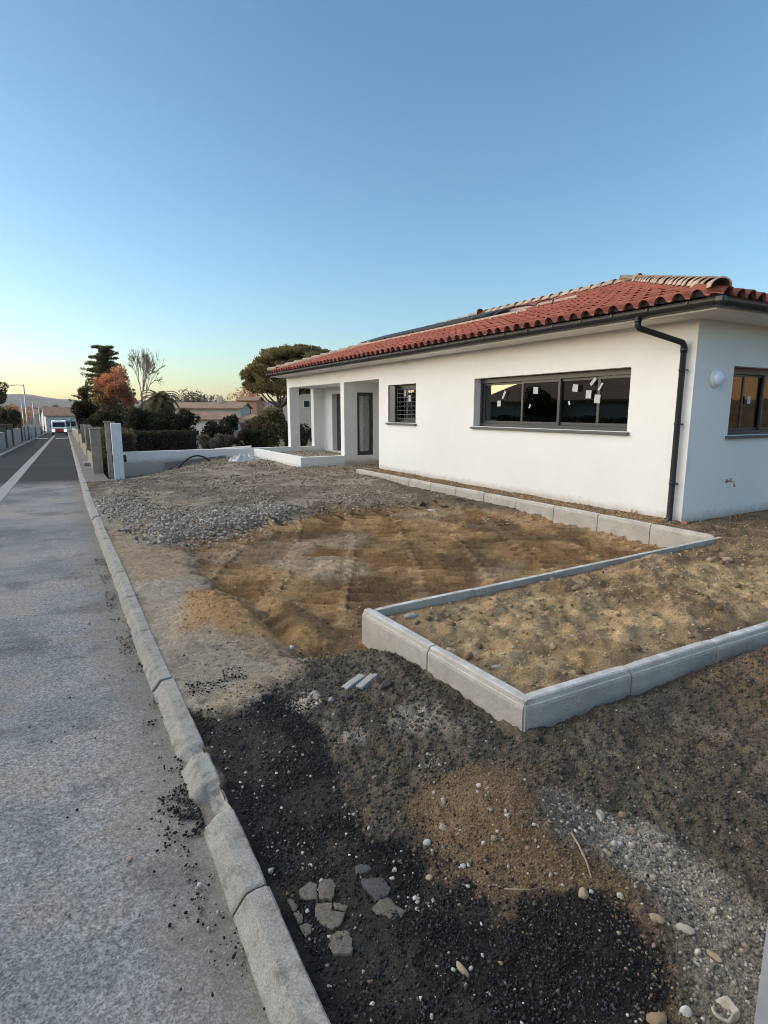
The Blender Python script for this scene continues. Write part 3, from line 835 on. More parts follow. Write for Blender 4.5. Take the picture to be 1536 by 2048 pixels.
hp(mb.build("wall", MAT['plaster']))
mb = MB()
mb.box(8.12, 17.28, 5.32, 13.70, 2.78, 2.85); mb.box(9.47, 17.28, 13.7, 20.93, 2.78, 2.85); mb.box(11.9, 12.0, 5.32, 13.7, .36, 2.78)
hp(mb.build("inner_wall", MAT['inner']))
mb = MB(); mb.box(8.12, 17.28, 5.32, 13.70, .2, .36); mb.box(9.47, 17.28, 13.7, 20.93, .2, .36)
hp(mb.build("floor_slab", MAT['floor']))
mb = MB(); mb.box(FX+.25, 9.19, 14.02, 16.22, 2.72, 2.78); mb.box(FX+.25, 9.19, 16.47, 20.93, 2.72, 2.78)
hp(mb.build("porch_ceiling", MAT['plaster']))

# low terrace wall in front of the porch
mb = MB()
mb.box(6.34, FX, 16.225, 16.42, -.3, .478)
mb.box(6.34, 6.53, 16.42, 20.93, -.3, .478)
tw = mb.build("terrace_wall", MAT['plaster_low'], None, .008)
tag(tw, "low white rendered wall round the gravel-filled terrace in front of the porch", "wall")
mb = MB(); mb.box(1.72, 7.795, 20.935, 21.13, -.75, .505)
bw = mb.build("boundary_wall", MAT['plaster_low'], None, .008)
tag(bw, "long low white boundary wall running from the terrace to the street", "wall")

def window(name, axis, fix, a0, a1, z0, z1, sashes, parent=house, head=.1, sillout=True, fw=.055, inset=.17):
    """axis 'y': opening in a wall facing -x at x=fix; axis 'x': in a wall facing -y"""
    w = empty(name, (0, 0, 0))
    hp(w)
    def B(mb, d0, d1, a, b, z, zz):
        if axis == 'y': mb.box(fix+d0, fix+d1, a, b, z, zz)
        else: mb.box(a, b, fix+d0, fix+d1, z, zz)
    mb = MB()
    B(mb, inset, inset+.09, a0, a1, z1-head, z1); B(mb, inset, inset+.09, a0, a1, z0, z0+.06)
    B(mb, inset, inset+.09, a0, a0+.05, z0+.06, z1-head); B(mb, inset, inset+.09, a1-.05, a1, z0+.06, z1-head)
    mb.build("frame", MAT['frame'], w, .004)
    edges = [a0+.05] + list(sashes) + [a1-.05]
    for i in range(len(edges)-1):
        d = inset+.012 + (.035 if i % 2 else 0.0)
        e0, e1 = edges[i]-(.03 if i else 0), edges[i+1]+(.03 if i < len(edges)-2 else 0)
        mb = MB(); zb, zt = z0+.062, z1-head-.002
        B(mb, d, d+.032, e0, e0+fw, zb, zt); B(mb, d, d+.032, e1-fw, e1, zb, zt)
        B(mb, d, d+.032, e0+fw, e1-fw, zb, zb+fw); B(mb, d, d+.032, e0+fw, e1-fw, zt-fw*.8, zt)
        mb.build("sash", MAT['frame'], w, .003)
        mb = MB(); B(mb, d+.014, d+.02, e0+fw-.005, e1-fw+.005, zb+fw-.005, zt-fw*.8+.005)
        mb.build("pane", MAT['glass'], w)
    if sillout:
        mb = MB()
        if axis == 'y':
            V = [(fix-.055, a0-.05, z0-.052), (fix+inset+.01, a0-.05, z0-.052), (fix+inset+.01, a0-.05, z0+.006), (fix-.055, a0-.05, z0-.012)]
            V += [(x, a1+.05, z) for (x, _, z) in V]
        else:
            V = [(a0-.05, fix-.055, z0-.052), (a0-.05, fix+inset+.01, z0-.052), (a0-.05, fix+inset+.01, z0+.006), (a0-.05, fix-.055, z0-.012)]
            V += [(a1+.05, y, z) for (_, y, z) in V]
        mb.add(V, [(0,1,2,3), (4,7,6,5), (0,4,5,1), (1,5,6,2), (2,6,7,3), (3,7,4,0)])
        mb.build("sill", MAT['sill'], w, .003)
    return w
def sticker(w, axis, fix, a, z, ww, hh, ang):
    mb = MB(); mb.box(-.0012, .0012, -ww/2, ww/2, -hh/2, hh/2)
    o = mb.build("sticker", MAT['paper'], w)
    if axis == 'y': o.location = (fix, a, z); o.rotation_euler = (ang, 0, 0)
    else: o.location = (a, fix, z); o.rotation_euler = (0, ang, R(90))
wb = window("window", 'y', FX, *WB, [6.77, 7.66, 8.60])
for (a, z, ww, hh, ang) in [(9.27,2.0,.10,.115,0),(9.13,2.17,.05,.17,.5),(8.24,2.235,.12,.125,.05),(8.38,1.94,.035,.08,.4),(7.28,2.245,.12,.125,.12),(7.40,1.99,.035,.07,-.3),(6.98,2.13,.115,.135,.04),(6.90,2.34,.055,.15,.75),(6.77+.02,2.05,.12,.14,.08),(6.74,2.25,.04,.14,.6),(6.48,2.42,.02,.03,0)]:
    sticker(wb, 'y', FX+.176, a, z, ww, hh, ang)
MAT['grille'] = simple("grille_paint", (.16, .165, .17), .5, .1, 10)
ws = window("window", 'y', FX, *WS, [12.85])
for (a, z, ww, hh, ang) in [(12.95, 2.3, .10, .15, .05), (12.72, 2.17, .11, .16, -.05)]:
    sticker(ws, 'y', FX+.176, a, z, ww, hh, ang)
for k in range(8):
    z = WS[2]+.10+k*.108
    MB().tube([(FX+.09, WS[0], z), (FX+.09, WS[1], z)], .006, 6).build("security_bar", MAT['grille'], ws)
for y in (12.5, 12.85, 13.2):
    MB().tube([(FX+.104, y, WS[2]+.02), (FX+.104, y, WS[3]-.02)], .006, 6).build("security_bar", MAT['grille'], ws)
mb = MB(); mb.box(FX+.03, FX+.07, WS[1]-.30, WS[1]-.02, WS[2]+.02, WS[3]-.02); mb.build("folded_shutter", MAT['sill'], ws, .004)
wr = window("window", 'x', 5.0, *WR, [9.30, 9.90, 10.5], inset=.14, fw=.035)
for (a, z, ww, hh, ang) in [(9.50, 2.02, .085, .12, .03), (10.2, 2.1, .1, .12, 0)]:
    sticker(wr, 'x', 5.155, a, z, ww, hh, ang)
window("window", 'x', 16.22, 8.25, 8.83, .47, 2.42, [], head=.06, sillout=False, inset=.05, fw=.06)
# doors of the porch
def door(a0, a1):
    d = hp(empty("door", (0, 0, 0)))
    mb = MB(); x = 9.19+.2
    mb.box(x, x+.06, a0, a0+.06, .36, 2.48); mb.box(x, x+.06, a1-.06, a1, .36, 2.48); mb.box(x, x+.06, a0+.06, a1-.06, 2.42, 2.48)
    mb.build("frame", MAT['frame'], d, .003)
    mb = MB(); mb.box(x+.01, x+.05, a0+.065, a1-.065, .37, 2.415)
    for k in range(4): mb.box(x+.004, x+.01, a0+.2, a1-.2, .6+k*.45, .6+k*.45+.3)
    mb.build("leaf", MAT['frame'], d, .003)
    mb = MB(); mb.tube([(x+.008, a0+.12, 1.36), (x-.05, a0+.12, 1.36), (x-.05, a0+.25, 1.36)], .010, 8); mb.build("handle", MAT['steel'], d)
door(19.15, 20.16); door(14.6, 15.7)

# roof: eave line, hips and ridge
EX0, EX1, EY0, EY1 = 7.2, 18.2, 4.4, 21.3
EZ = 3.25; SLP = .305; HALF = (EX1-EX0)/2
RX = EX0+HALF; RY0, RY1 = EY0+HALF, EY1-HALF; RZ = EZ+SLP*HALF
MAT['tile'] = None
def tile_mat():
    t = NT("terracotta_tile"); p = t.pos()
    c = t.ramp(t.noise(2.6, p, 4, .6), [(.28, (.25, .078, .058)), (.5, (.31, .100, .074)), (.72, (.36, .125, .092))])
    rnd = t.new("ShaderNodeObjectInfo").outputs["Random"]
    c = t.mix(1.0, c, t.ramp(rnd, [(0, .84), (1, 1.14)]), 'MULTIPLY')
    c = t.mix(t.ramp(t.noise(11, p, 5, .7), [(.56, 0.0), (.7, .55)]), c, (.16, .055, .04))
    c = t.mix(1.0, c, t.ramp(t.noise(70, p, 3, .7), [(.3, .8), (.7, 1.2)]), 'MULTIPLY')
    return t.fin(c, .85, t.bump(t.noise(90, p, 3), .3, .004), .25)
MAT['tile'] = tile_mat()
MAT['ridge'] = simple("weathered_ridge_tile", (.36, .275, .21), .9, .3, 4, .4, 70)
MAT['deck'] = simple("roof_underlay", (.10, .06, .045), .9, .15, 3)
mb = MB()
mb.add([(EX0,EY0,EZ-.03),(EX1,EY0,EZ-.03),(EX1,EY1,EZ-.03),(EX0,EY1,EZ-.03),(RX,RY0,RZ-.03),(RX,RY1,RZ-.03)],
       [(0,1,4),(1,2,5,4),(2,3,5),(3,0,4,5),(3,2,1,0)])
roof = hp(mb.build("roof", MAT['deck']))
SP, RUN = .2495, .365
ARCH = [(-.125,.004),(-.118,.030),(-.098,.062),(-.065,.086),(-.025,.097),(.0,.098)]
prof = [(-.118,.010),(-.110,.045),(-.085,.077),(-.050,.095),(-.015,.098),(.020,.086),(.046,.058),(.062,.022),(.090,.004),(.130,.002)]
def tile_arrays():
    # local: u across, v up the slope (0 at the lower end), w normal
    th = .014; L = .46; V = []
    for v, lift, sc in ((0, .022, 1.0), (L, -.004, .93)):
        for top in (1, 0):
            for (u, w) in prof:
                V.append((u*sc, v, w*sc + lift - (0 if top else th)))
    n = len(prof); Fc = []
    for k in range(n-1):
        Fc.append((k, k+1, 2*n+k+1, 2*n+k))
        Fc.append((n+k+1, n+k, 3*n+k, 3*n+k+1))
        Fc.append((k+1, k, n+k, n+k+1))
    return np.array(V), np.array(Fc)
TV, TF = tile_arrays()
ca = 1/math.sqrt(1+SLP*SLP); sa = SLP*ca
tile_me = {}
def slope_frame(side):
    # returns eave origin function (along, up-run) -> world, and basis (u, v, w)
    if side == 'W': return lambda a, r: Vector((EX0-.05+r, a, EZ+SLP*(r-.05))), Vector((0,-1,0)), Vector((ca,0,sa)), (EY0, EY1)
    if side == 'S': return lambda a, r: Vector((a, EY0-.05+r, EZ+SLP*(r-.05))), Vector((1,0,0)), Vector((0,ca,sa)), (EX0, EX1)
    if side == 'E': return lambda a, r: Vector((EX1+.05-r, a, EZ+SLP*(r-.05))), Vector((0,1,0)), Vector((-ca,0,sa)), (EY0, EY1)
    return lambda a, r: Vector((a, EY1+.05-r, EZ+SLP*(r-.05))), Vector((-1,0,0)), Vector((0,-ca,sa)), (EX0, EX1)
cands = []
for side in 'WSEN':
    org, bu, bv, (lo, hi) = slope_frame(side)
    ncol = int((hi-lo)/SP)
    off = ((hi-lo) - ncol*SP)/2 + SP/2
    for c in range(ncol):
        a = lo + off + c*SP
        lim = min(a-lo, hi-a, HALF)
        r = 0
        while r < lim - .06:
            p = org(a, max(0, min(r, lim - .36)))
            cands.append((side, p, (p - Vector((0,0,1.85))).length + (0 if side == 'W' else (4 if side == 'S' and r < .1 else 60)) + r*1.2))
            r += RUN
cands.sort(key=lambda c: c[2])
tm_ = np_mesh("roof_tile", TV, TF, smooth=True); tm_.materials.append(MAT['tile'])
restV = []; restF = []; nb = 0
for k, (side, p, _) in enumerate(cands):
    org, bu, bv, _r = slope_frame(side)
    bw_ = bu.cross(bv)
    jr = random.uniform(-.018, .018); jz = random.uniform(-.004, .006)
    Mx = Matrix((bu, bv, bw_)).transposed()
    Mx = Mx @ Matrix.Rotation(jr, 3, 'Z')
    pos = p + bw_*jz + bv*random.uniform(-.012, .012)
    if k < 300:
        o = bpy.data.objects.new("roof_tile", tm_); COL.objects.link(o); o.parent = roof
        o.matrix_local = Matrix.Translation(pos) @ Mx.to_4x4()
    else:
        A = np.array(Mx)
        restV.append(TV @ A.T + np.array(pos)); restF.append(TF + nb); nb += len(TV)
rt = link("roof_tiles", np_mesh("roof_tiles", np.concatenate(restV), np.concatenate(restF), smooth=True), MAT['tile'], roof)
rt['kind'] = "stuff"
# black plugs standing in for the shade inside the open eave arches
bs = MB()
for side in 'WS':
    org, bu, bv, (lo, hi) = slope_frame(side); ncol = int((hi-lo)/SP); off = ((hi-lo)-ncol*SP)/2 + SP/2; bw_ = bu.cross(bv)
    for c in range(ncol):
        p = org(lo+off+c*SP, 0) + bv*.05
        pts = [p + bu*(u_*.93-.0) + bw_*(w_*.93+.004) for (u_, w_) in prof[:9]]
        n_ = len(pts); q = [x_ + bv*.02 for x_ in pts]
        bs.add(pts + q, [tuple(range(n_)), tuple(range(2*n_-1, n_-1, -1))])
bs.build("arch_shade_plug", simple("arch_shade_black", (.01, .01, .01), .8), roof)["kind"] = "stuff"
# hip and ridge tiles bedded in mortar
def cap_mesh():
    n = 9; V = []
    for (x, r, dz) in ((0, .125, .03), (.012, .128, .03), (.44, .102, 0)):
        for k in range(n):
            w = math.pi*k/(n-1)
            V.append((x, r*math.cos(w), r*math.sin(w)*.95 + dz))
    for k in range(n):
        w = math.pi*k/(n-1); V.append((0, .108*math.cos(w), .108*math.sin(w)*.95+.03))
    Fc = [(i*n+k, (i+1)*n+k, (i+1)*n+k+1, i*n+k+1) for i in range(2) for k in range(n-1)]
    Fc += [(k, k+1, 3*n+k+1, 3*n+k) for k in range(n-1)]
    me = MB().add(V, Fc, True).mesh("hip_tile"); me.materials.append(MAT['ridge'])
    return me
cme = cap_mesh()
def caps(name, a, b, step=.36, lift=.055):
    a = Vector(a); b = Vector(b); d = b-a; n = int(d.length/step)
    ax = d.normalized(); sid = Vector((0,0,1)).cross(ax).normalized(); up = ax.cross(sid)
    for i in range(n+1):
        p = a + ax*(i*step) + up*lift
        o = bpy.data.objects.new(name, cme); COL.objects.link(o); o.parent = roof
        Mr = Matrix((ax, sid, up)).transposed() @ Matrix.Rotation(random.uniform(-.04, .04), 3, 'Z')
        o.matrix_local = Matrix.Translation(p + sid*random.uniform(-.01, .01)) @ Mr.to_4x4()
caps("hip_tile", (EX0-.02, EY0-.02, EZ), (RX, RY0, RZ))
caps("hip_tile", (EX0-.02, EY1+.02, EZ), (RX, RY1, RZ))
caps("hip_tile", (EX1+.02, EY0-.02, EZ), (RX, RY0, RZ))
caps("hip_tile", (EX1+.02, EY1+.02, EZ), (RX, RY1, RZ))
caps("ridge_tile", (RX, RY0-.15, RZ+.02), (RX, RY1+.15, RZ+.02))
mb = MB()
for (a, b) in (((EX0+.1,EY0+.1,EZ+.04),(RX,RY0,RZ+.02)), ((RX,RY0,RZ+.02),(RX,RY1,RZ+.02)), ((EX0+.1,EY1-.1,EZ+.04),(RX,RY1,RZ+.02))):
    mb.tube([a, b], .10, 8)
mb.build("mortar_bed", MAT['ridge'], roof)

# eaves: soffit, fascia and gutter swept round the four sides
def sweep(prof, rect):
    x0, x1, y0, y1 = rect; V = []
    for (o, z) in prof:
        V += [(x0-o, y0-o, z), (x1+o, y0-o, z), (x1+o, y1+o, z), (x0-o, y1+o, z)]
    Fc = [(i*4+k, i*4+(k+1) % 4, (i+1)*4+(k+1) % 4, (i+1)*4+k) for i in range(len(prof)-1) for k in range(4)]
    return V, Fc
rect = (EX0, EX1, EY0, EY1)
V, Fc = sweep([(-.62, TOP), (-.02, TOP), (-.02, TOP-.012), (0.0, TOP-.012), (0.0, EZ-.04), (-.05, EZ-.04)], rect)
hp(MB().add(V, Fc).build("soffit", MAT['soffit']))
g = []
for k in range(11):
    w = math.pi*(k/10)
    g.append((.068-.062*math.cos(w), EZ-.055-.085*math.sin(w)))
g += [(.138, EZ-.052), (.140, EZ-.043), (.131, EZ-.040), (.126, EZ-.05)]
for k in range(10, -1, -1):
    w = math.pi*(k/10); g.append((.068-.056*math.cos(w), EZ-.055-.079*math.sin(w)))
V, Fc = sweep([(.0035+o, z) for (o, z) in g], rect)
gut = hp(MB().add(V, Fc).build("gutter", MAT['gutter']))
for k in range(30):
    y = 4.7 + k*.57
    mb = MB(); mb.box(EX0-.150, EX0-.142, y, y+.025, EZ-.075, EZ-.05); o = mb.build("gutter_clip", MAT['gutter'], gut)
mb = MB(); mb.box(EX0-.155, EX0-.05, EY0-.155, EY0-.05, EZ-.115, EZ-.036); mb.build("corner_joint", MAT['gutter'], gut, .02)
# downpipe with its two elbows
dp = MB()
dy = 5.14; dx = FX-.075
gx_ = EX0-.07
dp.tube([(gx_, 5.46, EZ-.10), (gx_, 5.46, EZ-.235), (gx_+.03, 5.45, EZ-.275), (dx-.03, dy+.015, EZ-.46), (dx, dy, EZ-.51), (dx, dy, .32), (dx-.02, dy-.01, .25), (dx-.10, dy-.03, .215)], .042, 14)
pipe = hp(dp.build("downpipe", MAT['gutter']))
mb = MB()
mb.tube([(gx_, 5.46, EZ-.15), (gx_, 5.46, EZ-.20)], .047, 14); mb.tube([(dx, dy, EZ-.52), (dx, dy, EZ-.60)], .047, 14)
mb.build("pipe_socket", MAT['gutter'], pipe)
for z in (.8, 1.65, 2.4):
    mb = MB(); mb.tube([(dx, dy, z), (dx, dy, z+.03)], .047, 14); mb.box(dx+.03, FX, dy-.012, dy+.012, z+.004, z+.026); mb.box(dx-.012, dx+.012, dy-.085, dy-.04, z+.004, z+.026)
    mb.build("pipe_clip", MAT['gutter'], pipe)

# things fixed to the walls or lying on the roof
MAT['opal'] = NT("opal_glass").fin((.72, .80, .92), .25)
MAT['white_plastic'] = simple("white_plastic", (.70, .74, .80), .4, .04, 10)
wlamp = empty("wall_lamp", (8.29, 5.0, 2.31)); tag(wlamp, "round white bulkhead lamp on the right-hand wall above the tap", "lamp")
Mf = Matrix.Rotation(R(90), 4, 'X')
MB().lathe([(0, 0), (.125, 0), (.133, .012), (.133, .03), (.118, .046), (.105, .05)], 32, Mf).build("base_ring", MAT['white_plastic'], wlamp)
MB().lathe([(.106, .046), (.100, .075), (.080, .098), (.045, .112), (0, .116)], 32, Mf).build("diffuser", MAT['opal'], wlamp)
MAT['brass'] = simple("dull_brass", (.42, .36, .27), .35, .15, 30, metal=.85)
tap = empty("garden_tap", (8.84, 5.0, .80)); tag(tap, "small brass garden tap on the bluish right-hand wall", "tap")
mb = MB(); mb.lathe([(0, 0), (.028, 0), (.028, .008), (.012, .01)], 16, Mf)
mb.tube([(0, 0, 0), (0, -.085, 0), (0, -.115, -.012), (0, -.125, -.06)], .013, 10); mb.tube([(0, -.06, 0), (0, -.06, .035)], .010, 10)
mb.tube([(0, -.123, -.05), (0, -.126, -.075)], .016, 10)
mb.build("spout", MAT['brass'], tap)
mb = MB(); mb.tube([(-.035, -.06, .04), (.035, -.06, .044)], .008, 8); mb.build("handle", MAT['steel'], tap)
MAT['copper'] = simple("copper_pipe", (.40, .17, .09), .4, .2, 20, metal=.7)
for k, (y, lab) in enumerate(((5.70, "short copper pipe stub at the wall foot, nearer the downpipe"), (5.79, "short copper pipe stub at the wall foot, farther from the downpipe"))):
    o = MB().tube([(7.74, y, .16), (7.74, y, .335)], .013, 10).build("pipe_stub", MAT['copper'])
    tag(o, lab, "pipe", "copper stubs at the wall foot")
MAT['orange'] = simple("orange_clay", (.42, .17, .08), .85, .2, 12, .3)
o = MB().box(-.05, .05, -.035, .035, -.05, .05).build("brick_fragment", MAT['orange'], None, .01, (7.77, 4.93, .235), (.2, .1, .5))
tag(o, "orange clay brick fragment at the foot of the house corner", "brick")

# unfinished solar array: modules and rails on the street slope
MAT['alu'] = simple("aluminium_rail", (.62, .61, .58), .35, .08, 10, metal=.6)
t = NT("solar_cells")
br = t.new("ShaderNodeTexBrick", {"Vector": t.obj(), "Color1": (.006, .008, .014), "Color2": (.007, .009, .016), "Mortar": (.05, .055, .06), "Scale": 6.2, "Mortar Size": .012, "Brick Width": 1.0, "Row Height": 1.0}, offset=0.0)
MAT['cells'] = t.fin(br.outputs[0], .45, None, .2)
def on_roof(y, r, h=.0):
    n = Vector((-sa, 0, ca)); return Vector((EX0+r, y, EZ+SLP*r)) + n*h
ang = math.atan(SLP)
def module(y0, r0, lab, wid=1.72, ln=1.05):
    mroot = empty("photovoltaic_module", on_roof(y0, r0, .21)); mroot.rotation_euler = (0, -ang, 0)
    tag(mroot, lab, "solar panel", "solar panels near the ridge")
    mb = MB(); f = .03
    mb.box(0, ln, 0, f, -.05, 0); mb.box(0, ln, wid-f, wid, -.05, 0); mb.box(0, f, f, wid-f, -.05, 0); mb.box(ln-f, ln, f, wid-f, -.05, 0)
    mb.build("frame", MAT['frame'], mroot)
    mb = MB(); mb.box(f, ln-f, f, wid-f, -.028, -.004); mb.build("cell_sheet", MAT['cells'], mroot)
LAB = ["nearest", "second", "third", "fourth"]
for k in range(4):
    module(12.15 + k*1.76, 2.75 - .0*k, "dark solar panel on the red roof, %s of the row from the hip" % LAB[k])
rail_specs = [(10.55, 19.3, 2.62, "lower bare aluminium rail of the solar mounting on the roof"), (9.9, 19.3, 3.55, "upper bare aluminium rail of the solar mounting on the roof")]
for (ya, yb_, r0, lab) in rail_specs:
    rr = empty("mounting_rail", on_roof(ya, r0, .13)); rr.rotation_euler = (0, -ang, 0); tag(rr, lab, "rail")
    MB().box(0, .045, 0, yb_-ya, -.025, .02).build("bar", MAT['alu'], rr)
    for k in range(int((yb_-ya)/.95)):
        y = .25 + k*.95
        MB().tube([(-.03, y, -.1), (-.06, y, -.03), (-.01, y, -.002), (.02, y, -.002)], .014, 6).build("roof_hook", MAT['alu'], rr)
MAT['cable'] = simple("black_sheath", (.012, .012, .013), .5, .1, 10)
mb = MB(); pts = []
for k in range(30):
    u = k/29; pts.append(on_roof(10.1+u*4.2, 3.0+.35*math.sin(u*9)+.1*math.sin(u*31), .12+.10*abs(math.sin(u*14))))
mb.tube(pts, .018, 6)
tag(mb.build("solar_cable", MAT['cable']), "loose black cable snaking between the roof rails near the ridge", "cable")
#@@PART4
# ------------------------------------------------------------------ on the site: post, hose, sheet, debris
MAT['white_metal'] = simple("white_painted_steel", (.70, .72, .74), .4, .05, 5)
MAT['black_plastic'] = simple("black_plastic", (.015, .015, .016), .45, .1, 10)
post = empty("gate_post", (1.36, 17.35, -.08)); tag(post, "tall white steel gate post standing at the end of the boundary wall", "post")
mb = MB(); mb.box(-.03, .22, -.12, .06, -.05, 1.60); mb.build("column", MAT['white_metal'], post, .012)
mb = MB(); mb.box(-.055, -.031, -.08, .02, .55, .74); mb.build("guide_block", MAT['black_plastic'], post, .004)
mb = MB(); mb.box(.222, .30, -.08, .02, .55, .74); mb.build("guide_block", MAT['black_plastic'], post, .004)
mb = MB(); mb.box(.03, .20, -.135, -.121, .02, .27); mb.build("foot_plate", MAT['white_metal'], post, .003)
mb = MB(); mb.tube([(.11, -.136, .10), (.11, -.142, .10)], .016, 10); mb.build("bolt", MAT['black_plastic'], post)
o = MB().box(.62, 1.75, 17.0, 17.38, -.2, .005).build("concrete_sill", MAT['pave'], None, .02)
tag(o, "low worn concrete sill across the footway beside the white gate post", "sill")

mb = MB(); pts = []
for k in range(19):
    u = k/18; pts.append((3.55+1.15*u, 20.38-.06*math.sin(u*5), -.08 + .42*math.sin(math.pi*min(1, u*.93))**.75))
o = mb.tube(pts, .03, 8).build("conduit", MAT['cable']); tag(o, "black flexible conduit arching up against the low white boundary wall", "conduit")
o = MB().tube([(5.0, 20.75, -.05), (5.01, 20.74, .17)], .014, 8).build("conduit_stub", MAT['cable']); tag(o, "short black conduit stub sticking up beside the plastic sheet", "conduit")
# dark board lying against the foot of the boundary wall
o = MB().box(0, 2.1, 0, .035, 0, .30).build("board", MAT['pave'], None, .004, (3.2, 20.62, -.16), (R(-28), R(-5), 0)); tag(o, "grey board leaning at the foot of the boundary wall behind the conduit", "board")
t = NT("clear_plastic"); 
MAT['film'] = t.fin((.85, .88, .90), .25, None, .6); t.set(t.p, "Transmission Weight", .35); t.set(t.p, "Alpha", .85)
n = 30; u = np.linspace(-1, 1, n); Ux, Uy = np.meshgrid(u, u)
rad = np.clip(1-(Ux**2+Uy**2), 0, 1)
fz = .40*rad**.5*np.abs(fbm(Ux, Uy, 2.2, 4, 401)-.30)*2 + .22*np.abs(fbm(Ux, Uy, 5, 3, 403)-.5)*rad**.3
Vf = np.stack([5.55 + .55*Ux + .08*fbm(Ux, Uy, 4, 2, 405), 19.6 + .4*Uy, .12 + fz], -1).reshape(-1, 3)
i_ = (np.arange(n-1)[:, None]*n + np.arange(n-1)[None]).ravel()
o = link("plastic_sheet", np_mesh("plastic_sheet", Vf, np.stack([i_, i_+1, i_+n+1, i_+n], 1)), MAT['film'])
tag(o, "crumpled clear plastic sheet lying in the corner of the two low white walls", "sheet")
MAT['pvc'] = simple("white_pvc", (.68, .66, .62), .5, .06, 8)
o = MB().tube([(5.2, 22.0, .42), (6.4, 21.4, .52)], .05, 12, False).build("pvc_pipe", MAT['pvc']); tag(o, "white plastic pipe lying just behind the boundary wall", "pipe")

# gravel bed inside the terrace
xs_ = np.arange(6.5, 9.25, .05); ys_ = np.arange(16.4, 20.98, .05)
tag(link("terrace_fill", grid_mesh("terrace_fill", xs_, ys_, lambda x, y: .30 + .06*(fbm(x, y, 2.5, 4, 411)-.5) + .03*(fbm(x, y, 12, 2, 412)-.5),
    lambda x, y: np.ones(x.shape+(3,))*np.array([.20, .185, .16])*(.6+.8*fbm(x, y, 6, 3, 413))[..., None]), MAT['soil']), kind="structure")
P = [scatter(6.5, 9.2, 16.42, 20.95, 9000, lambda x, y: x*0+1, .012, .035, GRV, lambda x, y: x*0+.30, 2.0)]
tag(join_stones("terrace_gravel", P, MAT['stone']), "grey gravel filling the terrace behind the low white wall", "gravel", kind="stuff")

# single stones one can point at
def rock_mesh(seed, sx, sy, sz, jag=.22, sub=2, flat=0.0):
    r = np.random.default_rng(seed)
    V = ICO_V.copy(); Fc = ICO_F.copy()
    for _ in range(sub):
        mid = {}; Vl = list(map(tuple, V)); nf = []
        def m(a, b):
            k = (min(a, b), max(a, b))
            if k not in mid:
                p = (np.array(Vl[a])+np.array(Vl[b])); p /= np.linalg.norm(p); Vl.append(tuple(p)); mid[k] = len(Vl)-1
            return mid[k]
        for (a, b, c) in Fc:
            ab, bc, ca_ = m(a, b), m(b, c), m(c, a)
            nf += [(a, ab, ca_), (b, bc, ab), (c, ca_, bc), (ab, bc, ca_)]
        V = np.array(Vl); Fc = np.array(nf)
    n = fbm(V[:, 0]*1.3+seed*3.1, V[:, 1]*1.3+V[:, 2]*1.7, 1.0, 3, seed % 50)
    for _ in range(int(jag*30)):
        d = r.normal(size=3); d /= np.linalg.norm(d); h = r.uniform(.62, .92)
        s = V @ d; V = V - np.outer(np.maximum(s-h, 0), d)
    V = V*(1+jag*(n-.5)[:, None])
    V = V*np.array([sx, sy, sz])
    return np_mesh("stone", V, Fc, smooth=jag < .2)
STM = {}
def stone_mat(key, col):
    if key not in STM: STM[key] = simple("stone_"+key, col, .85, .22, 25, .4, 120, .004)
    return STM[key]
for k, (c) in dict(white=(.46, .44, .40), tan=(.33, .25, .165), grey=(.30, .29, .28), brown=(.23, .16, .10), black=(.035, .036, .04), pale=(.36, .33, .28)).items(): stone_mat(k, c)
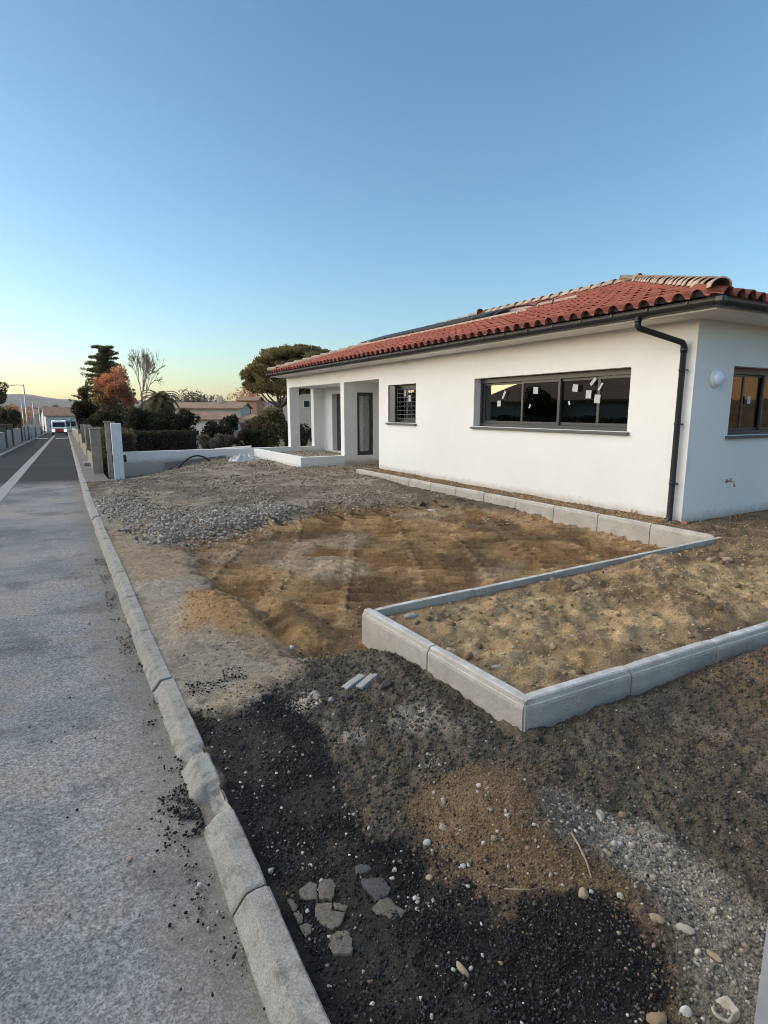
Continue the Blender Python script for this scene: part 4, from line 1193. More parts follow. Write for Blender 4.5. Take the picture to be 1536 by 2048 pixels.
ROCKS = [
 (1.22,1.78,.034,.028,.022,'white',.12,"smooth oval white pebble where the black crumbs meet the brown heap"),
 (1.315,1.80,.030,.024,.018,'pale',.12,"pale pebble right of the oval white pebble on the brown heap"),
 (1.95,1.50,.062,.032,.028,'pale',.4,"angular flat whitish stone at the upper edge of the pale gravel"),
 (2.06,1.47,.028,.025,.022,'brown',.3,"brown angular stone right of the flat whitish stone"),
 (1.67,1.03,.046,.026,.022,'tan',.1,"smooth tan oval pebble, left of the pair at the gravel's lower edge"),
 (1.73,.96,.048,.025,.024,'pale',.1,"smooth cream oval pebble, right of the pair at the gravel's lower edge"),
 (1.735,.86,.046,.02,.018,'tan',.1,"elongated tan pebble closest to the cabinet in the lower right"),
 (1.53,1.225,.034,.036,.032,'tan',.35,"blocky brownish stone at the foot of the brown heap above the crumbs"),
 (1.56,1.215,.014,.012,.012,'white',.3,"tiny white stone touching the blocky brownish stone"),
 (.605,1.985,.024,.02,.024,'pale',.45,"pale triangular stone in the black crumbs right against the kerb"),
 (.345,2.08,.017,.015,.016,'white',.4,"small white triangular stone on the road next to the kerb"),
 (1.13,1.63,.024,.022,.018,'tan',.3,"tan stone beside the dark hollow in the black crumbs"),
 (1.0,1.25,.018,.05,.02,'tan',.4,"pointed tan splinter of stone lying in the lower black crumbs"),
 (1.49,.80,.03,.025,.03,'white',.4,"white angular stone at the bottom edge near the hollow shell"),
 (1.40,.83,.05,.04,.03,'brown',.3,"brown half-buried stone at the bottom edge of the picture"),
 (1.47,4.05,.038,.036,.032,'white',.25,"chunky white stone in the rut below the sand mound"),
 (1.71,3.9,.05,.03,.02,'white',.35,"white chip at the bottom of the rut beside the border corner"),
 (1.74,3.03,.075,.06,.035,'black',.4,"flat black asphalt lump right of the broken white slab"),
 (1.36,3.06,.04,.034,.03,'grey',.35,"grey stone between the white dust patch and the slab"),
 (1.47,3.03,.034,.03,.022,'black',.35,"black lump next to the grey stone by the white dust patch"),
 (1.30,3.18,.03,.028,.018,'pale',.2,"pale pebble on the edge of the white dust patch"),
 (6.1,8.9,.10,.05,.03,'white',.4,"long white stone lying on the dark gravel near the border"),
 (.12,2.37,.022,.02,.005,'tan',.3,"flat tan crust of mortar stuck to the road"),
]
for k, (x, y, sx, sy, sz, key, jag, lab) in enumerate(ROCKS):
    f = .64 if x < 5 else 1.0; sx, sy, sz, jag = sx*f, sy*f, sz*f, max(jag, .2)
    z = float(GH(x, y)[0]) if x > .58 else .005
    o = link("stone", rock_mesh(500+k, sx, sy, sz, jag), STM[key], None, (x, y, z + sz*.3), (random.uniform(-.2, .2), random.uniform(-.2, .2), random.uniform(0, 6.28)))
    tag(o, lab, "stone")
BED = [(2.36,3.72,.085,.05,.03,'grey',.4,"flat grey rubble slab inside the bed's far left corner"),
 (2.31,3.08,.05,.04,.035,'tan',.35,"tan stone inside the bed behind the first border block"),
 (2.36,2.97,.055,.045,.045,'brown',.3,"rounded brown lump inside the bed next to the tan stone"),
 (2.38,2.70,.055,.035,.02,'grey',.4,"flat grey stone chip in the bed above the near border corner"),
 (2.62,2.82,.035,.03,.026,'tan',.12,"round tan pebble in the middle of the bed's left part"),
 (2.95,2.76,.045,.036,.034,'tan',.15,"larger tan cobble near the middle of the bed"),
 (6.1,3.35,.075,.055,.05,'tan',.12,"large round tan cobble at the right of the bed"),
 (5.9,3.42,.06,.05,.04,'tan',.12,"smaller round tan cobble touching the large one at the right of the bed"),
 (4.05,3.55,.10,.05,.03,'brown',.3,"flat brown clod by the back border in the bed")]
for k, (x, y, sx, sy, sz, key, jag, lab) in enumerate(BED):
    sx, sy, sz, jag = sx*.72, sy*.72, sz*.72, max(jag, .2)
    z = float(bed_h(np.array([x]), np.array([y]))[0])
    o = link("stone", rock_mesh(600+k, sx, sy, sz, jag), STM[key], None, (x, y, z + sz*.25), (random.uniform(-.15, .15), random.uniform(-.15, .15), random.uniform(0, 6.28)))
    tag(o, lab, "stone")
# cracked plates of old mortar in the black crumbs, broken slab, hollow shell, twigs
MAT['mortar'] = concrete("dry_mortar", (.150, .130, .105), (.085, .075, .06), 0, 16)
MAT['mortar_dark'] = concrete("grey_mortar", (.085, .083, .08), (.05, .05, .05), 0, 14)
PLATES = [
 ("mortar","upper left pale plate of cracked mortar by the kerb",[(0.668,1.837),(0.718,1.854),(0.738,1.829),(0.722,1.798),(0.714,1.763),(0.676,1.776),(0.659,1.798)]),
 ("mortar","upper right pale plate of cracked mortar in the group by the kerb",[(0.742,1.824),(0.77,1.839),(0.802,1.825),(0.798,1.781),(0.777,1.748),(0.758,1.731),(0.721,1.762),(0.728,1.796)]),
 ("mortar","large middle plate of cracked mortar in the group by the kerb",[(0.699,1.748),(0.753,1.718),(0.739,1.686),(0.776,1.654),(0.743,1.619),(0.703,1.613),(0.68,1.648),(0.673,1.691)]),
 ("mortar","small mortar piece right of the large middle plate",[(0.760,1.717),(0.78,1.698),(0.799,1.677),(0.782,1.661),(0.748,1.688)]),
 ("mortar","lowest plate of cracked mortar in the group by the kerb",[(0.679,1.600),(0.722,1.601),(0.752,1.584),(0.752,1.546),(0.725,1.498),(0.674,1.523),(0.668,1.565)]),
 ("mortar_dark","dark grey mortar plate right of the pale cracked group",[(0.892,1.755),(0.948,1.752),(0.966,1.732),(0.971,1.701),(0.976,1.662),(0.942,1.638),(0.892,1.636),(0.895,1.673),(0.885,1.714)]),
 ("mortar_dark","small dark grey mortar plate above the larger dark one",[(0.895,1.81),(0.928,1.811),(0.951,1.784),(0.946,1.764),(0.905,1.769),(0.884,1.776)]),
 ("mortar","brownish crumbling mortar plate below the dark grey ones",[(0.866,1.613),(0.909,1.63),(0.94,1.622),(0.947,1.575),(0.97,1.538),(0.939,1.516),(0.902,1.522),(0.895,1.557),(0.868,1.58)]),
 ("mortar","topmost pale mortar chip pressed against the back of the kerb",[(0.612,1.823),(0.628,1.816),(0.638,1.781),(0.63,1.762),(0.612,1.761)]),
 ("mortar","middle pale mortar chip close to the back of the kerb",[(0.612,1.752),(0.634,1.758),(0.638,1.72),(0.628,1.699),(0.612,1.697)]),
 ("mortar","lowest pale mortar chip close to the back of the kerb",[(0.612,1.690),(0.64,1.684),(0.654,1.666),(0.636,1.64),(0.612,1.634)])]
def plate(key, lab, pts, seed):
    rr = random.Random(seed)
    cx = sum(p[0] for p in pts)/len(pts); cy = sum(p[1] for p in pts)/len(pts)
    Q = []
    for i, p in enumerate(pts):
        q = pts[(i+1) % len(pts)]
        for u in (0, .34, .67):
            j = .0035 if u else 0
            Q.append((p[0]+(q[0]-p[0])*u-cx+rr.uniform(-j, j), p[1]+(q[1]-p[1])*u-cy+rr.uniform(-j, j)))
    n = len(Q); z0 = float(np.mean(GH(np.array([p[0] for p in pts]), np.array([p[1] for p in pts]))))
    th = .013
    V = [(0, 0, th*1.15)]
    for f, h in ((.45, 1.15), (.8, 1.05), (.97, .92), (1.0, .55)):
        V += [(p[0]*f, p[1]*f, th*h + rr.uniform(-.0005, .0005)) for p in Q]
    V += [(p[0], p[1], -.03) for p in Q]
    Fc = [(0, 1+k, 1+(k+1) % n) for k in range(n)]
    for r_ in range(4):
        a_ = 1+r_*n; Fc += [(a_+k, a_+n+k, a_+n+(k+1) % n, a_+(k+1) % n) for k in range(n)]
    o = MB().add(V, Fc).build("mortar_plate", MAT[key], None, 0, (cx, cy, z0-.006), (rr.uniform(-.05, .05), rr.uniform(-.05, .05), 0))
    tag(o, lab, "debris")
for k, (key, lab, pts) in enumerate(PLATES): plate(key, lab, pts, 40+k)
MAT['slab'] = simple("white_slab", (.36, .35, .33), .8, .2, 14, .3)
for k, (x, y, a, lab) in enumerate(((1.585, 3.20, .5, "left strip of a broken white slab lying on the dark soil"), (1.67, 3.17, .45, "right strip of a broken white slab lying on the dark soil"))):
    z = float(GH(x, y)[0])
    o = MB().box(-.028, .028, -.10, .10, -.03, .012).build("slab_fragment", MAT['slab'], None, .006, (x, y, z+.012), (.05, -.06, -a-.6)); tag(o, lab, "debris")
cz = float(GH(1.60, .735)[0])
mb = MB(); pr = []
for k in range(8):
    w = math.pi*.5*k/7; pr.append((.052*math.cos(w*.9)+.004, .045*math.sin(w)))
prof_ = [(.014, -.01), (.030, .008), (.036, .022), (.037, .032), (.030, .031), (.027, .022), (.017, .010), (0, .006)]
mb.lathe(prof_, 18)
mb.v = [(x*(1+.10*math.sin(5*math.atan2(y, x))), y*(1+.10*math.sin(5*math.atan2(y, x)+1)), z*(1+.2*math.sin(3*math.atan2(y, x)))) for (x, y, z) in mb.v]
o = mb.build("hollow_shell", STM['pale'], None, 0, (1.60, .735, cz-.012), (-.35, -.2, 0)); tag(o, "hollow white broken cup-like shell of mortar at the bottom right edge", "debris")
MAT['twig'] = simple("dry_twig", (.30, .22, .14), .8, .2, 40)
def twig(pts, r, lab):
    P_ = [(x, y, float(GH(x, y)[0])+h) for (x, y, h) in pts]
    tag(MB().tube(P_, [r, r*.9, r*.8, r*.6][:len(P_)], 6).build("twig", MAT['twig']), lab, "twig")
twig([(1.70, 1.44, .012), (1.665, 1.37, .03), (1.63, 1.30, .022), (1.60, 1.25, .012)], .005, "thin dry twig lying down the slope of the brown heap")
twig([(1.31, 1.40, .012), (1.36, 1.36, .016), (1.41, 1.335, .012)], .003, "short straw at the lower edge of the brown heap")

# cabinet at the lower right edge of the picture
MAT['cream'] = simple("cream_polyester", (.60, .55, .45), .5, .04, 5, .1, 150)
MAT['zinc'] = simple("zinc_edge", (.28, .29, .31), .5, .12, 12)
cab = empty("meter_cabinet", (1.47, .60, -.05)); cab.rotation_euler = (0, 0, R(-22)); tag(cab, "cream utility cabinet with a grey metal edge in the lower right corner", "cabinet")
mb = MB(); mb.box(0, .035, -.22, .02, 0, 1.05); mb.build("edge_profile", MAT['zinc'], cab, .003)
mb = MB(); mb.box(.036, .55, -.22, .0, .0, .30); mb.build("base_panel", MAT['white_metal'], cab, .005)
mb = MB(); mb.box(.036, .55, -.22, .008, .308, 1.05); mb.build("door_panel", MAT['cream'], cab, .005)
mb = MB(); mb.box(-.01, .56, -.24, .03, 1.055, 1.09); mb.build("lid", MAT['cream'], cab, .008)

# ------------------------------------------------------------------ vegetation
def leaf_cloud(centers, radii, n, size, squash=1.0, shell=.55, asp=2.0, up=0.0):
    """n leaf faces spread through a set of blobs -> V, F(quads), blob index"""
    centers = np.array(centers, float); radii = np.array(radii, float)
    w = radii**2/np.sum(radii**2)
    b = rng.choice(len(centers), n, p=w)
    d = rng.normal(size=(n, 3)); d /= np.linalg.norm(d, axis=1)[:, None]
    rr = shell + (1-shell)*rng.random(n)**.6
    rr *= 1 + .25*(rng.random(n)-.5)
    P_ = centers[b] + d*(radii[b]*rr)[:, None]*np.array([1, 1, squash])
    a1 = rng.normal(size=(n, 3)); a1[:, 2] += up; a1 /= np.linalg.norm(a1, axis=1)[:, None]
    a2 = np.cross(a1, rng.normal(size=(n, 3))); a2 /= np.linalg.norm(a2, axis=1)[:, None]
    s = size*rng.uniform(.6, 1.4, n)[:, None]
    V = np.stack([P_-a1*s*asp*.5, P_+a2*s*.5, P_+a1*s*asp*.5, P_-a2*s*.5], 1).reshape(-1, 3)
    Fq_ = np.arange(n*4).reshape(-1, 4)
    return V, Fq_, b
def leaf_mat(name, cols, sub=.12):
    t = NT(name)
    a = t.new("ShaderNodeVertexColor", layer_name="Col").outputs[0]
    t.fin(a, .7, None, .2)
    tl = t.new("ShaderNodeBsdfTranslucent", {0: a})
    mx = t.new("ShaderNodeMixShader", {0: .38, 1: t.p.outputs[0], 2: tl.outputs[0]})
    t.l.new(mx.outputs[0], t.out.inputs[0])
    return t.m
MAT['leaf'] = leaf_mat("foliage", None)
MAT['bark'] = simple("bark", (.13, .095, .07), .95, .3, 8, .6, 25, .02)
MAT['bark_pale'] = simple("pale_bark", (.26, .19, .14), .9, .25, 8, .5, 30, .02)
def foliage(name, parent, centers, radii, n, size, palette, squash=1.0, shell=.55, asp=2.0, up=0.0, clump=.35, origin=(0, 0, 0)):
    V, Fq_, b = leaf_cloud(centers, radii, n, size, squash, shell, asp, up)
    pal = np.array(palette)
    c = pal[rng.integers(0, len(pal), n)]*(1+.3*(rng.random((n, 1))-.5))
    tint = 1+clump*(rng.random(len(centers))-.5)*2
    c = c*tint[b][:, None]
    return link(name, np_mesh(name, V, Fq_, np.repeat(c, 4, 0)), MAT['leaf'], parent)
def branches(mb, p, d, L, r, depth, spread=.5, nchild=3, tips=None, up=.1, minr=.008):
    p = Vector(p); d = Vector(d).normalized()
    q = p + d*L*.5 + Vector((random.uniform(-1, 1), random.uniform(-1, 1), 0))*L*.05
    e = p + d*L
    mb.tube([p, q, e], [r, r*.85, r*.68], 6 if r > .03 else 4, cap=False)
    if tips is not None and depth <= 1: tips.append(tuple(e))
    if depth == 0: return
    for k in range(nchild):
        w = 2*math.pi*(k+random.uniform(0, .8))/nchild
        a = d.orthogonal().normalized(); b = d.cross(a)
        nd = d + (a*math.cos(w) + b*math.sin(w))*spread*random.uniform(.6, 1.3) + Vector((0, 0, up))
        branches(mb, e if k < 2 else p + d*L*random.uniform(.6, .95), nd, L*random.uniform(.6, .85), max(minr, r*.62), depth-1, spread, nchild, tips, up, minr)
GZ = lambda x, y: float(terrain_z(np.array([x]), np.array([y]))[0])

DARK = [(.045, .045, .024), (.062, .058, .03), (.034, .034, .019)]
CONI = [(.15, .135, .065), (.20, .165, .075), (.11, .105, .052)]
OLIV = [(.15, .125, .05), (.10, .09, .038), (.20, .155, .06)]
PINE = [(.20, .165, .065), (.14, .12, .048), (.28, .215, .085)]
RUST = [(.56, .23, .12), (.46, .18, .09), (.62, .31, .15), (.40, .20, .10)]
PALM = [(.16, .14, .07), (.12, .11, .05), (.22, .185, .09)]
DRY = [(.16, .13, .09), (.12, .10, .075), (.20, .17, .13)]

def blob_bush(name, x, y, zc, rx, ry, rz, nb, n, size, palette, lab, cat="bush", group=None, z0=None, shell=.6, asp=1.8, clump=.35, stem=True):
    gz = GZ(x, y)
    o = empty(name, (x, y, gz)); tag(o, lab, cat, group)
    cs = []; rs = []
    for k in range(nb):
        a = random.uniform(0, 6.28); q = random.random()**.5*.72; h = random.uniform(-.75, .8)
        s = math.sqrt(max(.05, 1-.7*h*h))
        cs.append((rx*q*s*math.cos(a), ry*q*s*math.sin(a), zc-gz + rz*h*.75)); rs.append(min(rx, ry, rz)*random.uniform(.30, .55))
    foliage("crown" if cat == "tree" else "foliage", o, cs, rs, n, size, palette, 1.0, shell, asp, 0, clump)
    if stem:
        mb = MB()
        for k in range(3):
            a = random.uniform(0, 6.28); c = random.choice(cs)
            mb.tube([(.1*math.cos(a), .1*math.sin(a), -.1), (c[0]*.4, c[1]*.4, (zc-gz)*.5), (c[0]*.8, c[1]*.8, c[2])], [.07, .05, .02], 6)
        mb.build("trunk" if cat == "tree" else "stem", MAT['bark'], o)
    return o
def box_hedge(name, x0, y0, x1, y1, w, z1, n, size, palette, lab):
    cx, cy = (x0+x1)/2, (y0+y1)/2; L = math.hypot(x1-x0, y1-y0); gz = GZ(cx, cy)
    o = empty(name, (cx, cy, gz), math.atan2(y1-y0, x1-x0)); tag(o, lab, "hedge")
    h = z1-gz
    p = np.stack([rng.uniform(-L/2, L/2, n), rng.uniform(-w/2, w/2, n), rng.uniform(.05, h, n)], 1)
    face = rng.integers(0, 4, n)
    p[face == 0, 2] = h + rng.normal(0, .03, (face == 0).sum())
    p[face == 1, 1] = -w/2 + rng.normal(0, .03, (face == 1).sum())
    p[face == 2, 1] = w/2 + rng.normal(0, .03, (face == 2).sum())
    p[:, 2] += .05*(fbm(p[:, 0], p[:, 1], 1.6, 3, 431)-.5)*2*(p[:, 2]/h)
    a1 = rng.normal(size=(n, 3)); a1 /= np.linalg.norm(a1, axis=1)[:, None]
    a2 = np.cross(a1, rng.normal(size=(n, 3))); a2 /= np.linalg.norm(a2, axis=1)[:, None]
    s = size*rng.uniform(.6, 1.4, n)[:, None]
    V = np.stack([p-a1*s, p+a2*s*.6, p+a1*s, p-a2*s*.6], 1).reshape(-1, 3)
    pal = np.array(palette); c = pal[rng.integers(0, len(pal), n)]*(1+.4*(rng.random((n, 1))-.5))
    link("foliage", np_mesh("foliage", V, np.arange(n*4).reshape(-1, 4), np.repeat(c, 4, 0)), MAT['leaf'], o)
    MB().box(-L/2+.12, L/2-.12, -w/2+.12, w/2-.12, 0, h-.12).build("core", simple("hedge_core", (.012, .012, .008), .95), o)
    return o

# dark garden plants behind the boundary wall
box_hedge("clipped_hedge", 2.5, 29.9, 5.75, 28.1, 1.1, .88, 9000, .05, DARK, "low clipped dark hedge right behind the boundary wall beside the gate post")
box_hedge("clipped_hedge", 7.7, 27.0, 8.65, 26.45, .9, .93, 4000, .05, DARK, "small square clipped dark hedge in front of the olive shrub")
blob_bush("lavender_bush", 6.35, 26.6, .42, .95, .6, .38, 12, 3500, .05, DRY, "greyish dry lavender bush between the two clipped hedges", "bush", None, asp=5)
blob_bush("rust_bush", 7.35, 26.6, .55, .30, .3, .45, 8, 1200, .05, [(.14, .07, .03), (.10, .06, .03)], "small rust-tinged bush left of the square clipped hedge", "bush")
blob_bush("olive_shrub", 9.45, 28.2, 1.0, 1.0, .9, 1.0, 18, 7000, .07, OLIV+DARK[:1], "tall olive-coloured shrub beside the porch's outer pillar", "bush")
blob_bush("dark_shrub", 10.6, 27.2, .6, .9, .8, .9, 12, 4500, .07, DARK+OLIV[1:2], "dark shrub glimpsed through the porch opening", "bush")
blob_bush("dark_shrub", 4.6, 37.2, .9, 1.2, 1.1, 1.15, 16, 6000, .08, DARK, "dark leafy shrub left of the wide evergreen mass", "bush")
blob_bush("dark_shrub", 6.4, 36.3, .95, 1.5, 1.1, 1.15, 18, 7500, .08, DARK, "wide dark evergreen shrub in the middle of the garden behind the boundary wall", "bush")
blob_bush("dark_shrub", 8.6, 34.8, .7, 1.3, 1.0, .95, 16, 6000, .08, DARK, "dark evergreen shrub sloping down towards the pine, right of the wide one", "bush")
blob_bush("dark_shrub", 3.0, 40.3, .7, 1.6, 1.2, 1.25, 18, 7000, .09, OLIV[1:2]+DARK, "brownish dark shrub under the rust-leaved tree", "bush")
blob_bush("olive_shrub", 3.2, 46.0, 2.0, 1.0, .9, 1.3, 14, 5000, .08, OLIV+RUST[:1], "warm olive shrub between the rounded evergreen and the rust-leaved tree", "bush")
blob_bush("olive_shrub", 5.6, 45.2, 1.5, 1.1, .9, 1.1, 14, 5000, .08, OLIV+DARK[:1], "olive shrub between the rust-leaved tree and the palm", "bush")
blob_bush("round_evergreen", 2.05, 44.5, 1.15, 1.0, 1.0, 1.8, 18, 8000, .09, [(.030, .029, .018), (.04, .036, .022)], "rounded dark evergreen at the street edge of the garden", "bush")
blob_bush("wispy_shrub", 2.2, 47.5, 3.2, .6, .6, 1.1, 8, 1300, .08, OLIV, "thin wispy shrub top rising behind the rounded evergreen", "bush")
blob_bush("garden_shrub", 10.2, 33.0, .8, .8, .8, .8, 10, 2500, .07, DRY, "dry pale shrub in front of the far cream house", "bush", asp=4)

# tall conifer with drooping tiers
def conifer(x, y, ztop, rad, lab):
    gz = GZ(x, y); H_ = ztop-gz
    o = empty("conifer_tree", (x, y, gz)); tag(o, lab, "tree")
    mb = MB(); mb.tube([(0, 0, -.1), (.05, 0, H_*.5), (0, 0, H_*.98)], [.22, .14, .03], 8)
    mb.build("trunk", MAT['bark'], o)
    cs = []; rs = []; bm = MB()
    for tier in range(18):
        f = tier/17; z = H_*(.30 + .69*f)
        L = rad*(1-.62*f**1.6)*random.uniform(.85, 1.1)
        nbr = 7 if f < .8 else 5
        for k in range(nbr):
            a = 6.283*(k+random.random()*.7)/nbr; L2 = L*random.uniform(.45, 1.2); z = H_*(.30+.69*f) + random.uniform(-.22, .22)
            p0 = Vector((0, 0, z)); p1 = Vector((math.cos(a)*L2*.55, math.sin(a)*L2*.55, z-.02+.10*L2)); p2 = Vector((math.cos(a)*L2, math.sin(a)*L2, z+random.uniform(.0, .22)*L2))
            bm.tube([p0, p1, p2], [.035, .025, .01], 4, cap=False)
            for s in range(7):
                u = .2+.8*s/6; q = p0.lerp(p1, min(1, u*1.8)) if u < .55 else p1.lerp(p2, (u-.55)/.45)
                cs.append((q.x, q.y, q.z-.04)); rs.append(.27*(1.15-.45*u))
    bm.build("branches", MAT['bark'], o)
    foliage("crown", o, cs, rs, 34000, .07, CONI, .7, .15, 2.6, 0, .4)
conifer(4.1, 54.0, 6.95, 2.35, "tall dark conifer with layered branches behind the rust-leaved tree")

# autumn tree
def leafy_tree(name, x, y, ztop, rad, n, size, palette, lab, depth=4, zfork=.25, bark='bark', leafr=.35, nchild=3, spread=.55, L=None, asp=1.6):
    gz = GZ(x, y); H_ = ztop-gz
    o = empty(name, (x, y, gz)); tag(o, lab, "tree")
    mb = MB(); tips = []
    branches(mb, (0, 0, -.1), (random.uniform(-.05, .05), random.uniform(-.05, .05), 1), L or H_*.30, .12, depth, spread, nchild, tips, .12, .010)
    mx = max(v[2] for v in mb.v); k = H_/mx
    mr = max(math.hypot(v[0], v[1]) for v in mb.v); kr = rad/mr
    mb.v = [(v[0]*kr, v[1]*kr, v[2]*k) for v in mb.v]
    mb.build("trunk", MAT[bark], o)
    tips = [(a*kr, b*kr, c*k) for (a, b, c) in tips]
    if n: foliage("crown", o, tips, [leafr]*len(tips), n, size, palette, .9, .2, asp, 0, .3)
    return o
leafy_tree("autumn_tree", 4.3, 46.6, 5.0, 1.55, 10000, .075, RUST, "small tree with rust-orange leaves in front of the tall conifer", leafr=.38)
def bare_tree(name, x, y, ztop, rad, lab, seed):
    random.seed(seed)
    gz = GZ(x, y); H_ = ztop-gz
    o = empty(name, (x, y, gz)); tag(o, lab, "tree")
    mb = MB(); tips = []
    branches(mb, (0, 0, -.1), (0, 0, 1), H_*.24, .10, 5, .62, 3, tips, .16, .02)
    mx = max(v[2] for v in mb.v); mr = max(math.hypot(v[0], v[1]) for v in mb.v)
    mb.v = [(v[0]*rad/mr, v[1]*rad/mr, v[2]*H_/mx) for v in mb.v]
    mb.build("trunk", MAT['bark_pale'], o)
    tips = [(t_[0]*rad/mr, t_[1]*rad/mr, t_[2]*H_/mx) for t_ in tips]
    foliage("crown", o, tips, [.14]*len(tips), 1500, .05, [(.28, .22, .15), (.22, .17, .12)], 1, .2, 1.6)
bare_tree("bare_tree", 6.9, 55.3, 7.3, 2.2, "bare pale-twigged tree right of the tall conifer", 8)
random.seed(21)
# palm
def palm(x, y, zc, lab, nf=52, L=1.75):
    gz = GZ(x, y); o = empty("palm_tree", (x, y, gz)); tag(o, lab, "tree")
    mb = MB(); mb.tube([(0, 0, -.1), (.03, 0, (zc-gz)*.5), (0, 0, zc-gz)], [.20, .17, .20], 10); mb.build("trunk", MAT['bark'], o)
    V = []; Fq_ = []; Cc = []; b = 0
    for k in range(nf):
        a = 6.283*k*.381966; el = R(78 - 105*(k/nf)**.9); Lf = L*random.uniform(.85, 1.1)
        p = Vector((0, 0, zc-gz)); dirh = Vector((math.cos(a), math.sin(a), 0)); seg = 9; e = el
        for s in range(seg):
            d = dirh*math.cos(e) + Vector((0, 0, math.sin(e))); q = p + d*(Lf/seg)
            side = dirh.cross(Vector((0, 0, 1)))
            wl = .34*math.sin(math.pi*(.12+.80*(s+1)/seg))
            for sg in (-1, 1):
                for h in (0, .33, .66):
                    r0 = p.lerp(q, h); tip = r0 + side*sg*wl + d*wl*.7 - Vector((0, 0, .08))
                    V += [r0-d*.03, r0+d*.08, tip]; Fq_.append((b, b+1, b+2)); b += 3
                    cc = np.array(PALM[random.randrange(3)])*(1.1 if k < nf*.6 else .8); Cc += [cc]*3
            p = q; e -= R(13)
    link("crown", np_mesh("crown", [tuple(v) for v in V], Fq_, np.array(Cc)), MAT['leaf'], o)
palm(6.55, 43.0, 2.55, "palm tree with arching fronds at the right of the garden trees")

# umbrella pine
def umbrella_pine(x, y, lab):
    gz = GZ(x, y); o = empty("umbrella_pine", (x, y, gz)); tag(o, lab, "tree")
    mb = MB(); cs = []; rs = []
    base = Vector((0, 0, 0)); fork = Vector((-.55, .1, 2.35-gz-.3))
    mb.tube([(0, 0, -.1), (-.25, .05, 1.0), fork], [.28, .24, .20], 10)
    for k in range(13):
        a = 6.283*k/13 + random.uniform(-.2, .2); L_ = random.uniform(1.3, 3.1)
        e = Vector((.15+math.cos(a)*L_*1.1, math.sin(a)*L_, 4.1-gz+random.uniform(-.4, .9)))
        m_ = fork.lerp(e, .5) + Vector((0, 0, -.25))
        mb.tube([fork, m_, e], [.09, .06, .025], 6)
    mb.build("trunk", MAT['bark_pale'], o)
    for k in range(420):
        a = random.uniform(0, 6.283); q = math.sqrt(random.random())
        top = 6.35 - 1.9*q**3.2
        low = 3.3 + .25*math.sin(3*a) - (.0 if q > .5 else -.6)
        z = random.choice([top, top-.35, low+.3, low+random.uniform(0, max(.1, top-low))])
        cs.append((.9+3.9*q*math.cos(a), 3.2*q*math.sin(a), z-gz)); rs.append(random.uniform(.34, .6))
    foliage("crown", o, cs, rs, 85000, .07, PINE, .55, .45, 3.0, .4, .4)
umbrella_pine(15.2, 41.3, "broad umbrella pine with a dense domed crown behind the porch")

# ------------------------------------------------------------------ the neighbour's street front, right side
MAT['stucco'] = concrete("weathered_stucco", (.40, .34, .26), (.24, .20, .15), 0, 5)
MAT['iron'] = simple("black_iron", (.02, .02, .022), .5, .1, 20)
def street_pt(y, off): return off + float(road_x(y)), float(road_z(y))
def pillar(y, off, w, h, lab, group="neighbour's gate pillars"):
    x, z = street_pt(y, off)
    o = empty("stucco_pillar", (x, y, z)); tag(o, lab, "pillar", group)
    MB().box(-w/2, w/2, -w/2, w/2, -.1, h).build("shaft", MAT['stucco'], o, .012)
    MB().box(-w/2-.02, w/2+.02, -w/2-.02, w/2+.02, h+.002, h+.05).build("cap", MAT['stucco'], o, .012)
pillar(20.1, .98, .29, 1.42, "broad weathered stucco pillar nearest to the white gate post")
pillar(19.4, 1.30, .13, 1.62, "narrow pale concrete post squeezed between stucco pillar and white gate post", None)
pillar(19.8, 1.47, .11, 1.60, "thin grey concrete post directly left of the white gate post", None)
pillar(26.6, 1.0, .24, 1.45, "second weathered stucco pillar along the neighbour's front")
pillar(28.6, 1.02, .24, 1.50, "third weathered stucco pillar along the neighbour's front")
pillar(36.5, 1.05, .25, 1.5, "fourth weathered stucco pillar along the neighbour's front")
pillar(46.0, 1.08, .28, 1.5, "farthest weathered stucco pillar along the neighbour's front")
def low_wall(ya, yb_, off, h, th, lab, fence=True):
    xa_, za = street_pt(ya, off); xb_, zb = street_pt(yb_, off)
    o = empty("garden_wall", (xa_, ya, za)); tag(o, lab, "wall")
    mb = MB(); dx_, dy_, dz_ = xb_-xa_, yb_-ya, zb-za
    V = []
    for (px_, py_, pz_) in ((0, 0, 0), (dx_, dy_, dz_)):
        V += [(px_-th/2, py_, pz_-.2), (px_+th/2, py_, pz_-.2), (px_+th/2, py_, pz_+h), (px_-th/2, py_, pz_+h)]
    mb.add(V, [(0, 1, 2, 3), (7, 6, 5, 4), (0, 4, 5, 1), (1, 5, 6, 2), (2, 6, 7, 3), (3, 7, 4, 0)])
    mb.build("body", MAT['stucco'], o, .01)
    if fence:
        n = int(dy_/.45); 
        for k in range(1, n):
            u = k/n; p = Vector((dx_*u, dy_*u, dz_*u+h))
            mb = MB(); mb.tube([p, p+Vector((0, 0, .75))], .012, 5); mb.tube([p+Vector((0, .05, .45)), p+Vector((0, .17, .62)), p+Vector((0, .30, .45)), p+Vector((0, .20, .28)), p+Vector((0, .06, .40))], .009, 5)
            mb.build("railing", MAT['iron'], o)
        mb = MB()
        for hh in (.12, .70): mb.tube([(0, .2, h+hh), (dx_, dy_-.2, dz_+h+hh)], .012, 5)
        mb.build("rail", MAT['iron'], o)
low_wall(20.26, 26.45, .99, .52, .2, "low stucco wall with black iron railings after the first pillar")
low_wall(28.75, 36.35, 1.04, .55, .2, "low stucco wall with iron railings between third and fourth pillar")
low_wall(36.65, 45.8, 1.07, .9, .2, "plain stucco wall between the fourth and the farthest pillar", False)
low_wall(46.2, 100, 1.1, 1.0, .2, "long plain stucco wall running down the right side of the street", False)
